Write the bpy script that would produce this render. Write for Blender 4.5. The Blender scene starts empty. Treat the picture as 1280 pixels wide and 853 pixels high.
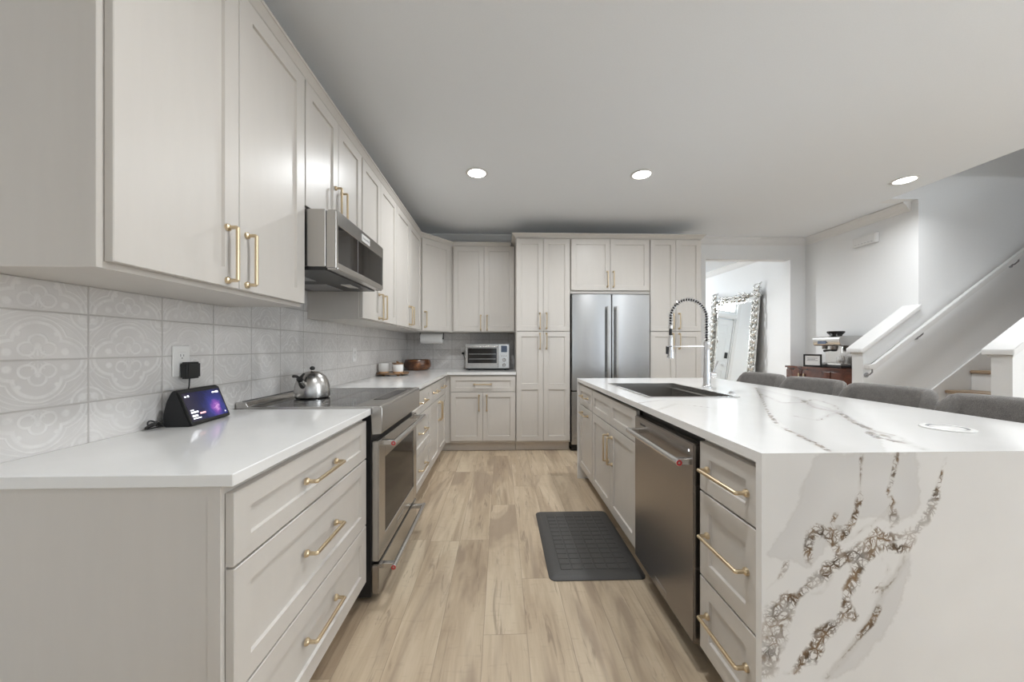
import bpy, bmesh, math, random
from mathutils import Vector, Matrix
random.seed(7)
sc = bpy.context.scene
COL = sc.collection
PI = math.pi

# ------------------------------------------------------------------ camera
FPX = 445.0
cam_d = bpy.data.cameras.new('camera')
cam = bpy.data.objects.new('camera', cam_d)
COL.objects.link(cam)
cam.location = (0, 0, 1.2)
cam.rotation_euler = (PI / 2, 0, -math.atan(14 / FPX))
cam_d.sensor_width = 36
cam_d.lens = FPX / 1280 * 36
cam_d.shift_y = 7.5 / 1280
cam_d.clip_start = 0.02
sc.camera = cam

# ------------------------------------------------------------------ world, exposure, lights
sc.view_settings.view_transform = 'Standard'
sc.view_settings.look = 'None'
sc.view_settings.gamma = 1
sc.view_settings.use_curve_mapping = False
sc.view_settings.exposure = 0.10
sc.cycles.use_denoising = True
sc.cycles.max_bounces = 10
sc.cycles.diffuse_bounces = 6
sc.cycles.glossy_bounces = 5
sc.cycles.transparent_max_bounces = 12
sc.cycles.sample_clamp_indirect = 6
sc.cycles.caustics_reflective = False
sc.cycles.caustics_refractive = False
world = bpy.data.worlds.new('sky')
sc.world = world
world.use_nodes = True
wn = world.node_tree.nodes['Background']
wn.inputs[0].default_value = (0.80, 0.90, 1.0, 1)
wn.inputs[1].default_value = 1.0

DOWNLIGHT_W = 15.0
WINDOW_W = 105.0
HALL_W = 50.0
UPLIGHT_W = 78.0


def area(name, loc, rot, sx, sy, watt, col=(1, 1, 1), shape='RECTANGLE', spread=PI):
    d = bpy.data.lights.new(name, 'AREA')
    d.shape = shape
    d.size = sx
    if shape in ('RECTANGLE', 'ELLIPSE'):
        d.size_y = sy
    d.energy = watt
    d.color = col
    d.spread = spread
    o = bpy.data.objects.new(name, d)
    COL.objects.link(o)
    o.location = loc
    o.rotation_euler = rot
    return o


DAY = (0.85, 0.93, 1.0)
TILT = math.radians(30)     # window lamps tipped upwards, added to brighten the ceiling
# daylight entering through the windows behind the camera and on the living side
area('daylight_front_one', (0.55, -4.32, 1.45), (PI / 2 + TILT, 0, 0), 1.7, 2.1, WINDOW_W * 0.055, DAY)
area('daylight_front_two', (3.55, -4.32, 1.45), (PI / 2 + TILT, 0, 0), 1.7, 2.1, WINDOW_W * 0.055, DAY)
area('daylight_living', (6.82, -1.2, 1.5), (PI / 2 + TILT, 0, PI / 2), 2.2, 1.7, WINDOW_W, DAY)
area('daylight_stairwell', (6.93, 2.95, 4.1), (PI / 2, 0, PI / 2), 0.8, 1.2, 3.5, (1, 0.98, 0.95))
area('daylight_entry', (3.05, 8.42, 2.38), (-PI / 2, 0, 0), 0.9, 0.3, HALL_W * 0.9, DAY)

# ------------------------------------------------------------------ node helpers
class NT:
    def __init__(s, name):
        s.mat = bpy.data.materials.new(name)
        s.mat.use_nodes = True
        s.t = s.mat.node_tree
        s.t.nodes.clear()
        s.out = s.t.nodes.new('ShaderNodeOutputMaterial')
        s.b = s.t.nodes.new('ShaderNodeBsdfPrincipled')
        s.t.links.new(s.b.outputs[0], s.out.inputs[0])

    def put(s, sock, v):
        if hasattr(v, 'links'):
            s.t.links.new(v, sock)
        elif v is not None:
            if hasattr(sock, 'default_value'):
                dv = sock.default_value
                if hasattr(dv, '__len__') and not hasattr(v, '__len__'):
                    v = (v,) * len(dv)
                if hasattr(dv, '__len__') and len(dv) == 4 and len(v) == 3:
                    v = tuple(v) + (1,)
                sock.default_value = v

    def m(s, op, a, b=None, c=None, clamp=False):
        n = s.t.nodes.new('ShaderNodeMath')
        n.operation = op
        n.use_clamp = clamp
        for i, v in enumerate((a, b, c)):
            if v is not None:
                s.put(n.inputs[i], v)
        return n.outputs[0]

    def pos(s):
        return s.t.nodes.new('ShaderNodeNewGeometry').outputs['Position']

    def obj(s):
        return s.t.nodes.new('ShaderNodeTexCoord').outputs['Object']

    def sep(s, v):
        n = s.t.nodes.new('ShaderNodeSeparateXYZ')
        s.put(n.inputs[0], v)
        return n.outputs[0], n.outputs[1], n.outputs[2]

    def comb(s, x=0.0, y=0.0, z=0.0):
        n = s.t.nodes.new('ShaderNodeCombineXYZ')
        for i, v in enumerate((x, y, z)):
            s.put(n.inputs[i], v)
        return n.outputs[0]

    def noise(s, vec, scale, detail=3.0, rough=0.55, dist=0.0, color=False):
        n = s.t.nodes.new('ShaderNodeTexNoise')
        s.put(n.inputs['Vector'], vec)
        s.put(n.inputs['Scale'], scale)
        s.put(n.inputs['Detail'], detail)
        s.put(n.inputs['Roughness'], rough)
        s.put(n.inputs['Distortion'], dist)
        return n.outputs['Color'] if color else n.outputs[0]

    def white(s, vec):
        n = s.t.nodes.new('ShaderNodeTexWhiteNoise')
        n.noise_dimensions = '2D'
        s.put(n.inputs['Vector'], vec)
        return n.outputs['Value']

    def voro(s, vec, scale, feature='DISTANCE_TO_EDGE', rnd=1.0):
        n = s.t.nodes.new('ShaderNodeTexVoronoi')
        n.feature = feature
        s.put(n.inputs['Vector'], vec)
        s.put(n.inputs['Scale'], scale)
        s.put(n.inputs['Randomness'], rnd)
        return n.outputs[0]

    def attr(s, name):
        n = s.t.nodes.new('ShaderNodeAttribute')
        n.attribute_name = name
        return n.outputs['Fac']

    def vm(s, op, a, b=None):
        n = s.t.nodes.new('ShaderNodeVectorMath')
        n.operation = op
        s.put(n.inputs[0], a)
        if b is not None:
            s.put(n.inputs[1], b)
        return n.outputs[0]

    def ramp(s, f, stops, interp='LINEAR'):
        n = s.t.nodes.new('ShaderNodeValToRGB')
        n.color_ramp.interpolation = interp
        el = n.color_ramp.elements
        while len(el) < len(stops):
            el.new(0.5)
        for e, (p, c) in zip(el, stops):
            e.position = p
            e.color = tuple(c) + (1,) if len(c) == 3 else c
        s.put(n.inputs[0], f)
        return n.outputs[0]

    def mix(s, f, a, b, mode='MIX'):
        n = s.t.nodes.new('ShaderNodeMix')
        n.data_type = 'RGBA'
        n.blend_type = mode
        s.put(n.inputs[0], f)
        s.put(n.inputs[6], a)
        s.put(n.inputs[7], b)
        return n.outputs[2]

    def smooth(s, x, lo, hi, a=0.0, b=1.0):
        n = s.t.nodes.new('ShaderNodeMapRange')
        n.interpolation_type = 'SMOOTHSTEP'
        s.put(n.inputs[0], x)
        for i, v in zip((1, 2, 3, 4), (lo, hi, a, b)):
            s.put(n.inputs[i], v)
        return n.outputs[0]

    def bump(s, h, strength=0.2, dist=0.01):
        n = s.t.nodes.new('ShaderNodeBump')
        n.inputs['Strength'].default_value = strength
        n.inputs['Distance'].default_value = dist
        s.put(n.inputs['Height'], h)
        s.t.links.new(n.outputs[0], s.b.inputs['Normal'])

    def set(s, **k):
        names = dict(col='Base Color', rough='Roughness', metal='Metallic', emis='Emission Color',
                     es='Emission Strength', spec='Specular IOR Level', coat='Coat Weight', sheen='Sheen Weight',
                     aniso='Anisotropic')
        for a, v in k.items():
            s.put(s.b.inputs[names[a]], v)
        return s.mat


def plain(name, col, rough=0.5, metal=0.0, nscale=60.0, var=0.04, bump=0.0, spec=None, stretch=(1, 1, 1), coat=None, rvar=0.0):
    n = NT(name)
    v = n.vm('MULTIPLY', n.obj(), stretch)
    f = n.noise(v, nscale, 3)
    lo = tuple(c * (1 - var) for c in col)
    hi = tuple(min(1, c * (1 + var)) for c in col)
    n.set(col=n.ramp(f, [(0.3, lo), (0.7, hi)]), metal=metal)
    if rvar:
        n.set(rough=n.smooth(f, 0.3, 0.7, rough - rvar, rough + rvar))
    else:
        n.set(rough=rough)
    if spec is not None:
        n.set(spec=spec)
    if coat is not None:
        n.set(coat=coat)
    if bump:
        n.bump(f, bump, 0.002)
    return n.mat


M = {}
M['paint'] = plain('cabinet_paint', (0.575, 0.543, 0.503), 0.36, nscale=30, var=0.012, stretch=(1, 1, 0.15))
M['paint_dark'] = plain('toe_kick_paint', (0.60, 0.55, 0.50), 0.5, nscale=30, var=0.02)
M['wall'] = plain('wall_paint', (0.78, 0.785, 0.785), 0.7, nscale=120, var=0.01, bump=0.05)
M['ceiling'] = plain('ceiling_paint', (0.80, 0.825, 0.85), 0.8, nscale=180, var=0.015, bump=0.12)
M['trim'] = plain('white_trim', (0.71, 0.705, 0.695), 0.4, nscale=20, var=0.01)
M['brass'] = plain('brushed_brass', (0.66, 0.535, 0.36), 0.32, 1.0, nscale=300, var=0.06, stretch=(1, 1, 1))
M['steel'] = plain('stainless_steel', (0.50, 0.485, 0.465), 0.27, 1.0, nscale=3, var=0.015)
M['steel_v'] = plain('stainless_fridge', (0.53, 0.535, 0.54), 0.24, 1.0, nscale=3, var=0.01)
M['steel_dark'] = plain('dark_stainless', (0.36, 0.335, 0.315), 0.27, 1.0, nscale=3, var=0.015)
M['steel_light'] = plain('bright_steel', (0.62, 0.61, 0.595), 0.25, 1.0, nscale=80, var=0.03)
M['chrome'] = plain('chrome', (0.80, 0.80, 0.81), 0.08, 1.0, nscale=20, var=0.01)
M['silver'] = plain('antique_silver', (0.66, 0.655, 0.63), 0.16, 1.0, nscale=14, var=0.25)
M['mirror'] = plain('mirror_glass', (0.90, 0.92, 0.92), 0.01, 1.0, nscale=5, var=0.0)
M['black'] = plain('black_plastic', (0.012, 0.012, 0.012), 0.4, nscale=60, var=0.1)
M['black_metal'] = plain('black_enamel', (0.015, 0.015, 0.015), 0.32, nscale=60, var=0.1)
M['black_fabric'] = plain('speaker_mesh', (0.014, 0.014, 0.015), 0.85, nscale=900, var=0.4, bump=0.3)
M['black_glass'] = plain('black_glass', (0.016, 0.014, 0.013), 0.05, nscale=20, var=0.0, spec=0.4)
M['cook_glass'] = plain('cooktop_glass', (0.030, 0.029, 0.028), 0.05, nscale=20, var=0.0, spec=0.5)
M['oven_glass'] = plain('oven_window', (0.035, 0.028, 0.022), 0.08, nscale=20, var=0.0, spec=0.12)
M['grey_plastic'] = plain('grey_plastic', (0.30, 0.30, 0.31), 0.4, nscale=60, var=0.04)
M['white_plastic'] = plain('white_plastic', (0.74, 0.73, 0.71), 0.35, nscale=60, var=0.01)
M['ceramic'] = plain('white_ceramic', (0.80, 0.79, 0.77), 0.25, nscale=40, var=0.01)
M['paper'] = plain('paper_towel', (0.86, 0.855, 0.84), 0.9, nscale=120, var=0.03, bump=0.3)
M['red'] = plain('red_enamel', (0.42, 0.012, 0.02), 0.3, nscale=60, var=0.03)
M['rubber'] = plain('grey_rubber', (0.058, 0.055, 0.052), 0.55, nscale=400, var=0.15, bump=0.15)


def brushed(mat, amount=0.8):
    """horizontal brushing: stretches reflections up and down"""
    t = mat.node_tree
    b = next(n for n in t.nodes if n.type == 'BSDF_PRINCIPLED')
    g = t.nodes.new('ShaderNodeTangent')
    g.direction_type = 'RADIAL'
    g.axis = 'Z'
    t.links.new(g.outputs[0], b.inputs['Tangent'])
    b.inputs['Anisotropic'].default_value = amount
    b.inputs['Anisotropic Rotation'].default_value = 0.25


brushed(M['steel_v'], 0.85)
brushed(M['steel_dark'], 0.6)
M['lens'] = None
M['door_white'] = plain('front_door_paint', (0.72, 0.73, 0.73), 0.35, nscale=20, var=0.01)
M['slate'] = plain('slate_screen', (0.05, 0.07, 0.12), 0.15, nscale=30, var=0.2)
M['stool_leg'] = plain('stool_leg_black', (0.02, 0.019, 0.018), 0.45, nscale=40, var=0.1)


def emissive(name, col, st):
    n = NT(name)
    f = n.noise(n.obj(), 10)
    n.set(col=(0.8, 0.8, 0.8), emis=n.ramp(f, [(0, col), (1, col)]), es=st)
    return n.mat


M['lens'] = emissive('light_lens', (1, 0.97, 0.92), 14.0)
M['led'] = emissive('screen_text_white', (0.9, 0.93, 1.0), 1.6)
M['led_red'] = emissive('screen_text_red', (0.9, 0.15, 0.2), 1.0)


def glass_pane():
    n = NT('window_glass')
    tr = n.t.nodes.new('ShaderNodeBsdfTransparent')
    gl = n.t.nodes.new('ShaderNodeBsdfGlossy')
    gl.inputs['Roughness'].default_value = 0.02
    mx = n.t.nodes.new('ShaderNodeMixShader')
    f = n.smooth(n.noise(n.obj(), 3), 0.2, 0.8, 0.05, 0.07)
    n.put(mx.inputs[0], f)
    n.t.links.new(tr.outputs[0], mx.inputs[1])
    n.t.links.new(gl.outputs[0], mx.inputs[2])
    n.t.links.new(mx.outputs[0], n.out.inputs[0])
    return n.mat


M['pane'] = glass_pane()


def wood_floor():
    n = NT('oak_plank_floor')
    x, y, z = n.sep(n.pos())
    W, L = 0.181, 1.22
    u = n.m('ADD', n.m('DIVIDE', x, W), 0.40)
    row = n.m('FLOOR', u)
    h1 = n.white(n.comb(row, 3.3))
    v = n.m('ADD', n.m('DIVIDE', y, L), n.m('MULTIPLY', h1, 7.31))
    colm = n.m('FLOOR', v)
    hs = n.white(n.comb(row, colm))
    hs2 = n.white(n.comb(n.m('ADD', colm, 17.0), row))
    off = n.m('MULTIPLY', hs, 63.0)
    # grain
    g1 = n.noise(n.comb(n.m('ADD', n.m('MULTIPLY', x, 9.0), off), n.m('MULTIPLY', y, 0.9), off), 1.0, 5, 0.6, 0.6)
    g2 = n.noise(n.comb(n.m('MULTIPLY', x, 70.0), n.m('ADD', n.m('MULTIPLY', y, 3.0), off), off), 1.0, 4, 0.65)
    g3 = n.noise(n.comb(n.m('ADD', n.m('MULTIPLY', x, 3.2), off), n.m('MULTIPLY', y, 0.55), n.m('MULTIPLY', hs2, 40.0)), 1.0, 3, 0.6, 1.6)
    g4 = n.noise(n.comb(n.m('MULTIPLY', x, 14.0), n.m('ADD', n.m('MULTIPLY', y, 60.0), off), off), 1.0, 2, 0.5)
    t = n.m('ADD', n.m('ADD', n.m('MULTIPLY', g1, 0.75), n.m('MULTIPLY', g2, 0.22)), n.m('MULTIPLY', n.m('SUBTRACT', hs2, 0.5), 0.09))
    c = n.ramp(t, [(0.30, (0.335, 0.250, 0.170)), (0.43, (0.450, 0.350, 0.243)), (0.52, (0.525, 0.420, 0.298)), (0.62, (0.585, 0.480, 0.352)), (0.78, (0.655, 0.555, 0.425))])
    c = n.mix(n.smooth(g3, 0.50, 0.64, 0.0, 0.72), c, (0.315, 0.238, 0.170))
    c = n.mix(n.smooth(g3, 0.46, 0.32, 0.0, 0.50), c, (0.660, 0.555, 0.405))
    g5 = n.noise(n.comb(n.m('MULTIPLY', x, 26.0), n.m('ADD', n.m('MULTIPLY', y, 2.4), off), off), 1.0, 4, 0.7, 0.8)
    c = n.mix(n.smooth(g5, 0.56, 0.68, 0.0, 0.60), c, (0.235, 0.175, 0.125))
    c = n.mix(n.smooth(g4, 0.58, 0.74, 0.0, 0.20), c, (0.30, 0.235, 0.175))
    fu = n.m('FRACT', u)
    du = n.m('MULTIPLY', n.m('MINIMUM', fu, n.m('SUBTRACT', 1.0, fu)), W)
    fv = n.m('FRACT', v)
    dv = n.m('MULTIPLY', n.m('MINIMUM', fv, n.m('SUBTRACT', 1.0, fv)), L)
    seam = n.m('MINIMUM', du, dv)
    sm = n.smooth(seam, 0.0004, 0.0022)
    c = n.mix(n.m('ADD', 0.35, n.m('MULTIPLY', sm, 0.65)), (0.26, 0.20, 0.145), c)
    n.set(col=c, rough=n.smooth(g2, 0.3, 0.7, 0.36, 0.48), spec=0.4)
    n.bump(n.m('ADD', n.m('MULTIPLY', g2, 0.3), sm), 0.15, 0.002)
    return n.mat


M['floor'] = wood_floor()


def tile_mat(name, axis, off_u, W):
    n = NT(name)
    x, y, z = n.sep(n.pos())
    uu = y if axis == 'y' else x
    H = 0.130
    u = n.m('DIVIDE', n.m('SUBTRACT', uu, off_u), W)
    v = n.m('DIVIDE', n.m('SUBTRACT', z, 0.906), H)
    r = n.m('FLOOR', v)
    cidx = n.m('FLOOR', u)
    fu = n.m('FRACT', u)
    fv = n.m('FRACT', v)
    # rows show the upper or the lower half of the embossed quatrefoil
    flip = n.m('GREATER_THAN', r, 1.5)
    fvv = n.m('ADD', n.m('MULTIPLY', flip, n.m('SUBTRACT', 1.0, fv)), n.m('MULTIPLY', n.m('SUBTRACT', 1.0, flip), fv))
    wob = n.noise(n.pos(), 30, 3, 0.6)
    a = n.m('ADD', n.m('MULTIPLY', n.m('ABSOLUTE', n.m('SUBTRACT', fu, 0.5)), W), n.m('MULTIPLY', n.m('SUBTRACT', wob, 0.5), 0.006))
    b = n.m('ADD', n.m('MULTIPLY', n.m('SUBTRACT', 1.0, fvv), H), n.m('MULTIPLY', n.m('SUBTRACT', wob, 0.5), -0.006))

    def circ(cx, cy, rad):
        dx = n.m('SUBTRACT', a, cx)
        dy = n.m('SUBTRACT', b, cy)
        return n.m('SUBTRACT', n.m('SQRT', n.m('ADD', n.m('MULTIPLY', dx, dx), n.m('MULTIPLY', dy, dy))), rad)

    def band(d, c0, w):
        return n.smooth(n.m('ABSOLUTE', n.m('SUBTRACT', d, c0)), w, w * 0.35)
    big = n.m('MINIMUM', circ(0.048, 0.0, 0.052), circ(0.0, 0.050, 0.050))
    lines = band(big, 0.0, 0.0065)
    lines = n.m('MAXIMUM', lines, band(big, 0.0135, 0.0030))
    small = n.m('MINIMUM', circ(0.022, 0.030, 0.017), circ(0.0, 0.050, 0.018))
    lines = n.m('MAXIMUM', lines, band(small, 0.0, 0.0045))
    lines = n.m('MAXIMUM', lines, n.smooth(circ(0.0, 0.040, 0.006), 0.003, -0.002))
    lines = n.m('MAXIMUM', lines, n.smooth(circ(0.060, 0.022, 0.009), 0.004, -0.003))
    lines = n.m('MAXIMUM', lines, n.smooth(circ(0.040, 0.070, 0.006), 0.003, -0.002))
    corner = circ(0.118, 0.130, 0.045)
    lines = n.m('MAXIMUM', lines, band(corner, 0.0, 0.005))
    lines = n.m('MAXIMUM', lines, band(corner, -0.018, 0.0035))
    lines = n.m('MAXIMUM', lines, n.smooth(circ(0.100, 0.112, 0.010), 0.004, -0.003))
    side = circ(0.118, 0.020, 0.022)
    lines = n.m('MAXIMUM', lines, n.m('MULTIPLY', band(side, 0.0, 0.004), 0.7))
    # leaf sprays between the large lobes
    rad = n.m('SQRT', n.m('ADD', n.m('MULTIPLY', a, a), n.m('MULTIPLY', b, b)))
    ang_ = n.m('ARCTAN2', b, a)
    pet = n.m('MULTIPLY', n.m('COSINE', n.m('MULTIPLY', ang_, 12.0)), n.smooth(n.m('ABSOLUTE', n.m('SUBTRACT', rad, 0.020)), 0.013, 0.004))
    lines = n.m('MAXIMUM', lines, n.m('MULTIPLY', n.smooth(pet, 0.1, 0.7), 0.7))
    pet2 = n.m('MULTIPLY', n.m('COSINE', n.m('MULTIPLY', rad, 520.0)), n.smooth(n.m('ABSOLUTE', n.m('SUBTRACT', rad, 0.122)), 0.017, 0.010))
    lines = n.m('MAXIMUM', lines, n.m('MULTIPLY', n.smooth(pet2, 0.2, 0.8), 0.55))
    wear = n.noise(n.pos(), 28, 5, 0.6)
    cloud = n.noise(n.pos(), 7, 3, 0.5)
    hsh = n.white(n.comb(cidx, r))
    lines = n.m('MULTIPLY', lines, n.smooth(wear, 0.30, 0.62, 0.35, 1.0))
    base = n.ramp(n.m('ADD', n.m('MULTIPLY', cloud, 0.7), n.m('MULTIPLY', hsh, 0.3)), [(0.3, (0.575, 0.553, 0.535)), (0.7, (0.670, 0.648, 0.628))])
    c = n.mix(n.m('MULTIPLY', lines, 0.62), base, (0.785, 0.770, 0.750))
    eu = n.m('MULTIPLY', n.m('MINIMUM', fu, n.m('SUBTRACT', 1.0, fu)), W)
    ev = n.m('MULTIPLY', n.m('MINIMUM', fv, n.m('SUBTRACT', 1.0, fv)), H)
    e = n.m('MINIMUM', eu, ev)
    g = n.smooth(e, 0.0012, 0.0034)
    c = n.mix(g, (0.480, 0.455, 0.432), c)
    n.set(col=c, rough=n.smooth(g, 0, 1, 0.8, 0.30), spec=0.45)
    n.bump(n.m('ADD', n.m('MULTIPLY', lines, 0.5), n.m('ADD', g, n.m('MULTIPLY', wear, 0.25))), 0.5, 0.003)
    return n.mat


M['tile_left'] = tile_mat('embossed_tile_left', 'y', 1.099, 0.231)
M['tile_back'] = tile_mat('embossed_tile_back', 'x', -0.644, 0.247)


def quartz():
    n = NT('white_quartz')
    p = n.pos()
    d = n.noise(p, 1.6, 5, 0.6, 1.2)
    vein = n.smooth(n.m('ABSOLUTE', n.m('SUBTRACT', d, 0.5)), 0.012, 0.0)
    mask = n.smooth(n.noise(p, 0.9, 2), 0.50, 0.66)
    cl = n.noise(p, 3.0, 3)
    c = n.ramp(cl, [(0.3, (0.735, 0.73, 0.715)), (0.7, (0.79, 0.785, 0.77))])
    c = n.mix(n.m('MULTIPLY', n.m('MULTIPLY', vein, mask), 0.45), c, (0.50, 0.46, 0.41))
    n.set(col=c, rough=0.12, spec=0.5)
    return n.mat


def quartz_vein():
    n = NT('brown_veined_quartz')
    p = n.pos()
    warp = n.noise(p, 9, 4, 0.6, color=True)
    pw = n.vm('ADD', p, n.vm('MULTIPLY', n.vm('SUBTRACT', warp, (0.5, 0.5, 0.5)), (0.085, 0.085, 0.085)))
    rough = n.noise(p, 22, 4, 0.65)
    brown = n.attr('brown_vein')
    fine = n.attr('fine_vein')
    grey = n.attr('grey_field')
    cl = n.noise(p, 3.0, 3)
    c = n.ramp(cl, [(0.3, (0.735, 0.725, 0.71)), (0.7, (0.79, 0.78, 0.765))])
    gm = n.smooth(n.m('ADD', grey, n.m('MULTIPLY', n.m('SUBTRACT', rough, 0.5), 0.045)), -0.010, 0.010)
    fade = n.smooth(grey, 0.0, 0.12, 0.55, 0.20)
    c = n.mix(n.m('MULTIPLY', gm, fade), c, (0.58, 0.57, 0.56))
    edge = n.smooth(n.m('ABSOLUTE', n.m('SUBTRACT', gm, 0.5)), 0.5, 0.0)
    c = n.mix(n.m('MULTIPLY', edge, 0.30), c, (0.52, 0.50, 0.47))
    # fine grey-brown veins
    fw = n.m('ADD', fine, n.m('MULTIPLY', n.m('SUBTRACT', rough, 0.5), 1.5))
    core = n.smooth(n.m('ABSOLUTE', fw), 0.34, 0.05)
    halo = n.smooth(n.m('ABSOLUTE', fw), 1.1, 0.2)
    brk = n.smooth(n.noise(p, 13, 3), 0.40, 0.60)
    c = n.mix(n.m('MULTIPLY', halo, 0.28), c, (0.50, 0.475, 0.44))
    c = n.mix(n.m('MULTIPLY', core, n.m('ADD', 0.30, n.m('MULTIPLY', brk, 0.65))), c, (0.26, 0.22, 0.17))
    # brown crackle inside the wide veins
    bw = n.m('ADD', brown, n.m('MULTIPLY', n.m('SUBTRACT', rough, 0.5), 1.8))
    zone = n.smooth(bw, 1.15, 0.45)
    cr1 = n.smooth(n.voro(pw, 36), 0.15, 0.05)
    cr2 = n.smooth(n.voro(pw, 75), 0.15, 0.04)
    crk = n.m('MAXIMUM', cr1, n.m('MULTIPLY', cr2, 0.8))
    dens = n.smooth(n.noise(p, 8, 3, 0.6), 0.34, 0.54)
    amt = n.m('MULTIPLY', zone, n.m('MULTIPLY', crk, n.m('ADD', 0.45, n.m('MULTIPLY', dens, 0.55))), clamp=True)
    blot = n.m('MULTIPLY', n.smooth(bw, 0.30, -0.15), n.smooth(n.noise(p, 34, 4, 0.6), 0.44, 0.57))
    amt = n.m('MAXIMUM', amt, n.m('MULTIPLY', blot, 0.9))
    bc = n.ramp(n.noise(p, 17, 2), [(0.35, (0.055, 0.036, 0.022)), (0.65, (0.21, 0.135, 0.075))])
    c = n.mix(n.m('MULTIPLY', zone, 0.16), c, (0.60, 0.56, 0.52))
    c = n.mix(n.m('MULTIPLY', amt, 1.0), c, bc)
    n.set(col=c, rough=0.13, spec=0.5)
    return n.mat


M['quartz'] = quartz()
M['quartz_vein'] = quartz_vein()


def wood(name, dark, mid, light, scale=(6, 40, 40), rough=0.35, coat=0.2):
    n = NT(name)
    v = n.vm('MULTIPLY', n.obj(), scale)
    f = n.noise(v, 1.0, 5, 0.6, 1.0)
    n.set(col=n.ramp(f, [(0.3, dark), (0.5, mid), (0.7, light)]), rough=rough, coat=coat)
    return n.mat


M['acacia'] = wood('acacia_wood', (0.014, 0.006, 0.003), (0.085, 0.030, 0.012), (0.30, 0.12, 0.04), (7, 7, 13), 0.3, 0.25)
M['tray_wood'] = wood('tray_wood', (0.09, 0.045, 0.02), (0.22, 0.12, 0.055), (0.36, 0.22, 0.11), (8, 40, 40))
M['pale_wood'] = wood('pale_wood', (0.42, 0.24, 0.12), (0.56, 0.35, 0.19), (0.66, 0.45, 0.27), (8, 40, 40), 0.5, 0.0)
M['mahogany'] = wood('mahogany', (0.035, 0.010, 0.006), (0.085, 0.024, 0.013), (0.14, 0.042, 0.022), (30, 4, 4), 0.16, 0.6)
M['tread'] = wood('oak_tread', (0.22, 0.15, 0.095), (0.33, 0.24, 0.16), (0.42, 0.32, 0.22), (40, 4, 40), 0.45, 0.0)


def stool_fabric():
    n = NT('grey_boucle_fabric')
    p = n.obj()
    f = n.noise(p, 260, 4, 0.7)
    g = n.noise(p, 40, 3)
    t = n.m('ADD', n.m('MULTIPLY', f, 0.7), n.m('MULTIPLY', g, 0.3))
    n.set(col=n.ramp(t, [(0.3, (0.085, 0.078, 0.072)), (0.7, (0.235, 0.220, 0.205))]), rough=0.95, sheen=0.3)
    n.bump(f, 0.5, 0.004)
    return n.mat


M['fabric'] = stool_fabric()


def screen_mat():
    n = NT('display_wallpaper')
    x, y, z = n.sep(n.obj())
    p = n.obj()
    w = n.noise(p, 22, 5, 0.6, 1.5)
    dx = n.m('SUBTRACT', x, 0.048)
    dz = n.m('SUBTRACT', z, 0.045)
    r = n.m('SQRT', n.m('ADD', n.m('MULTIPLY', dx, dx), n.m('MULTIPLY', dz, dz)))
    r = n.m('ADD', r, n.m('MULTIPLY', n.m('SUBTRACT', w, 0.5), 0.075))
    c = n.ramp(r, [(0.0, (0.80, 0.42, 0.85)), (0.010, (0.30, 0.09, 0.50)), (0.030, (0.045, 0.055, 0.30)), (0.070, (0.012, 0.016, 0.080)), (0.14, (0.016, 0.012, 0.035))])
    n.set(col=(0.004, 0.004, 0.006), rough=0.12, emis=c, es=0.85)
    return n.mat


M['screen'] = screen_mat()

# ------------------------------------------------------------------ mesh helpers
MW = {}     # world matrix of every root and part, kept by hand


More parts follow.
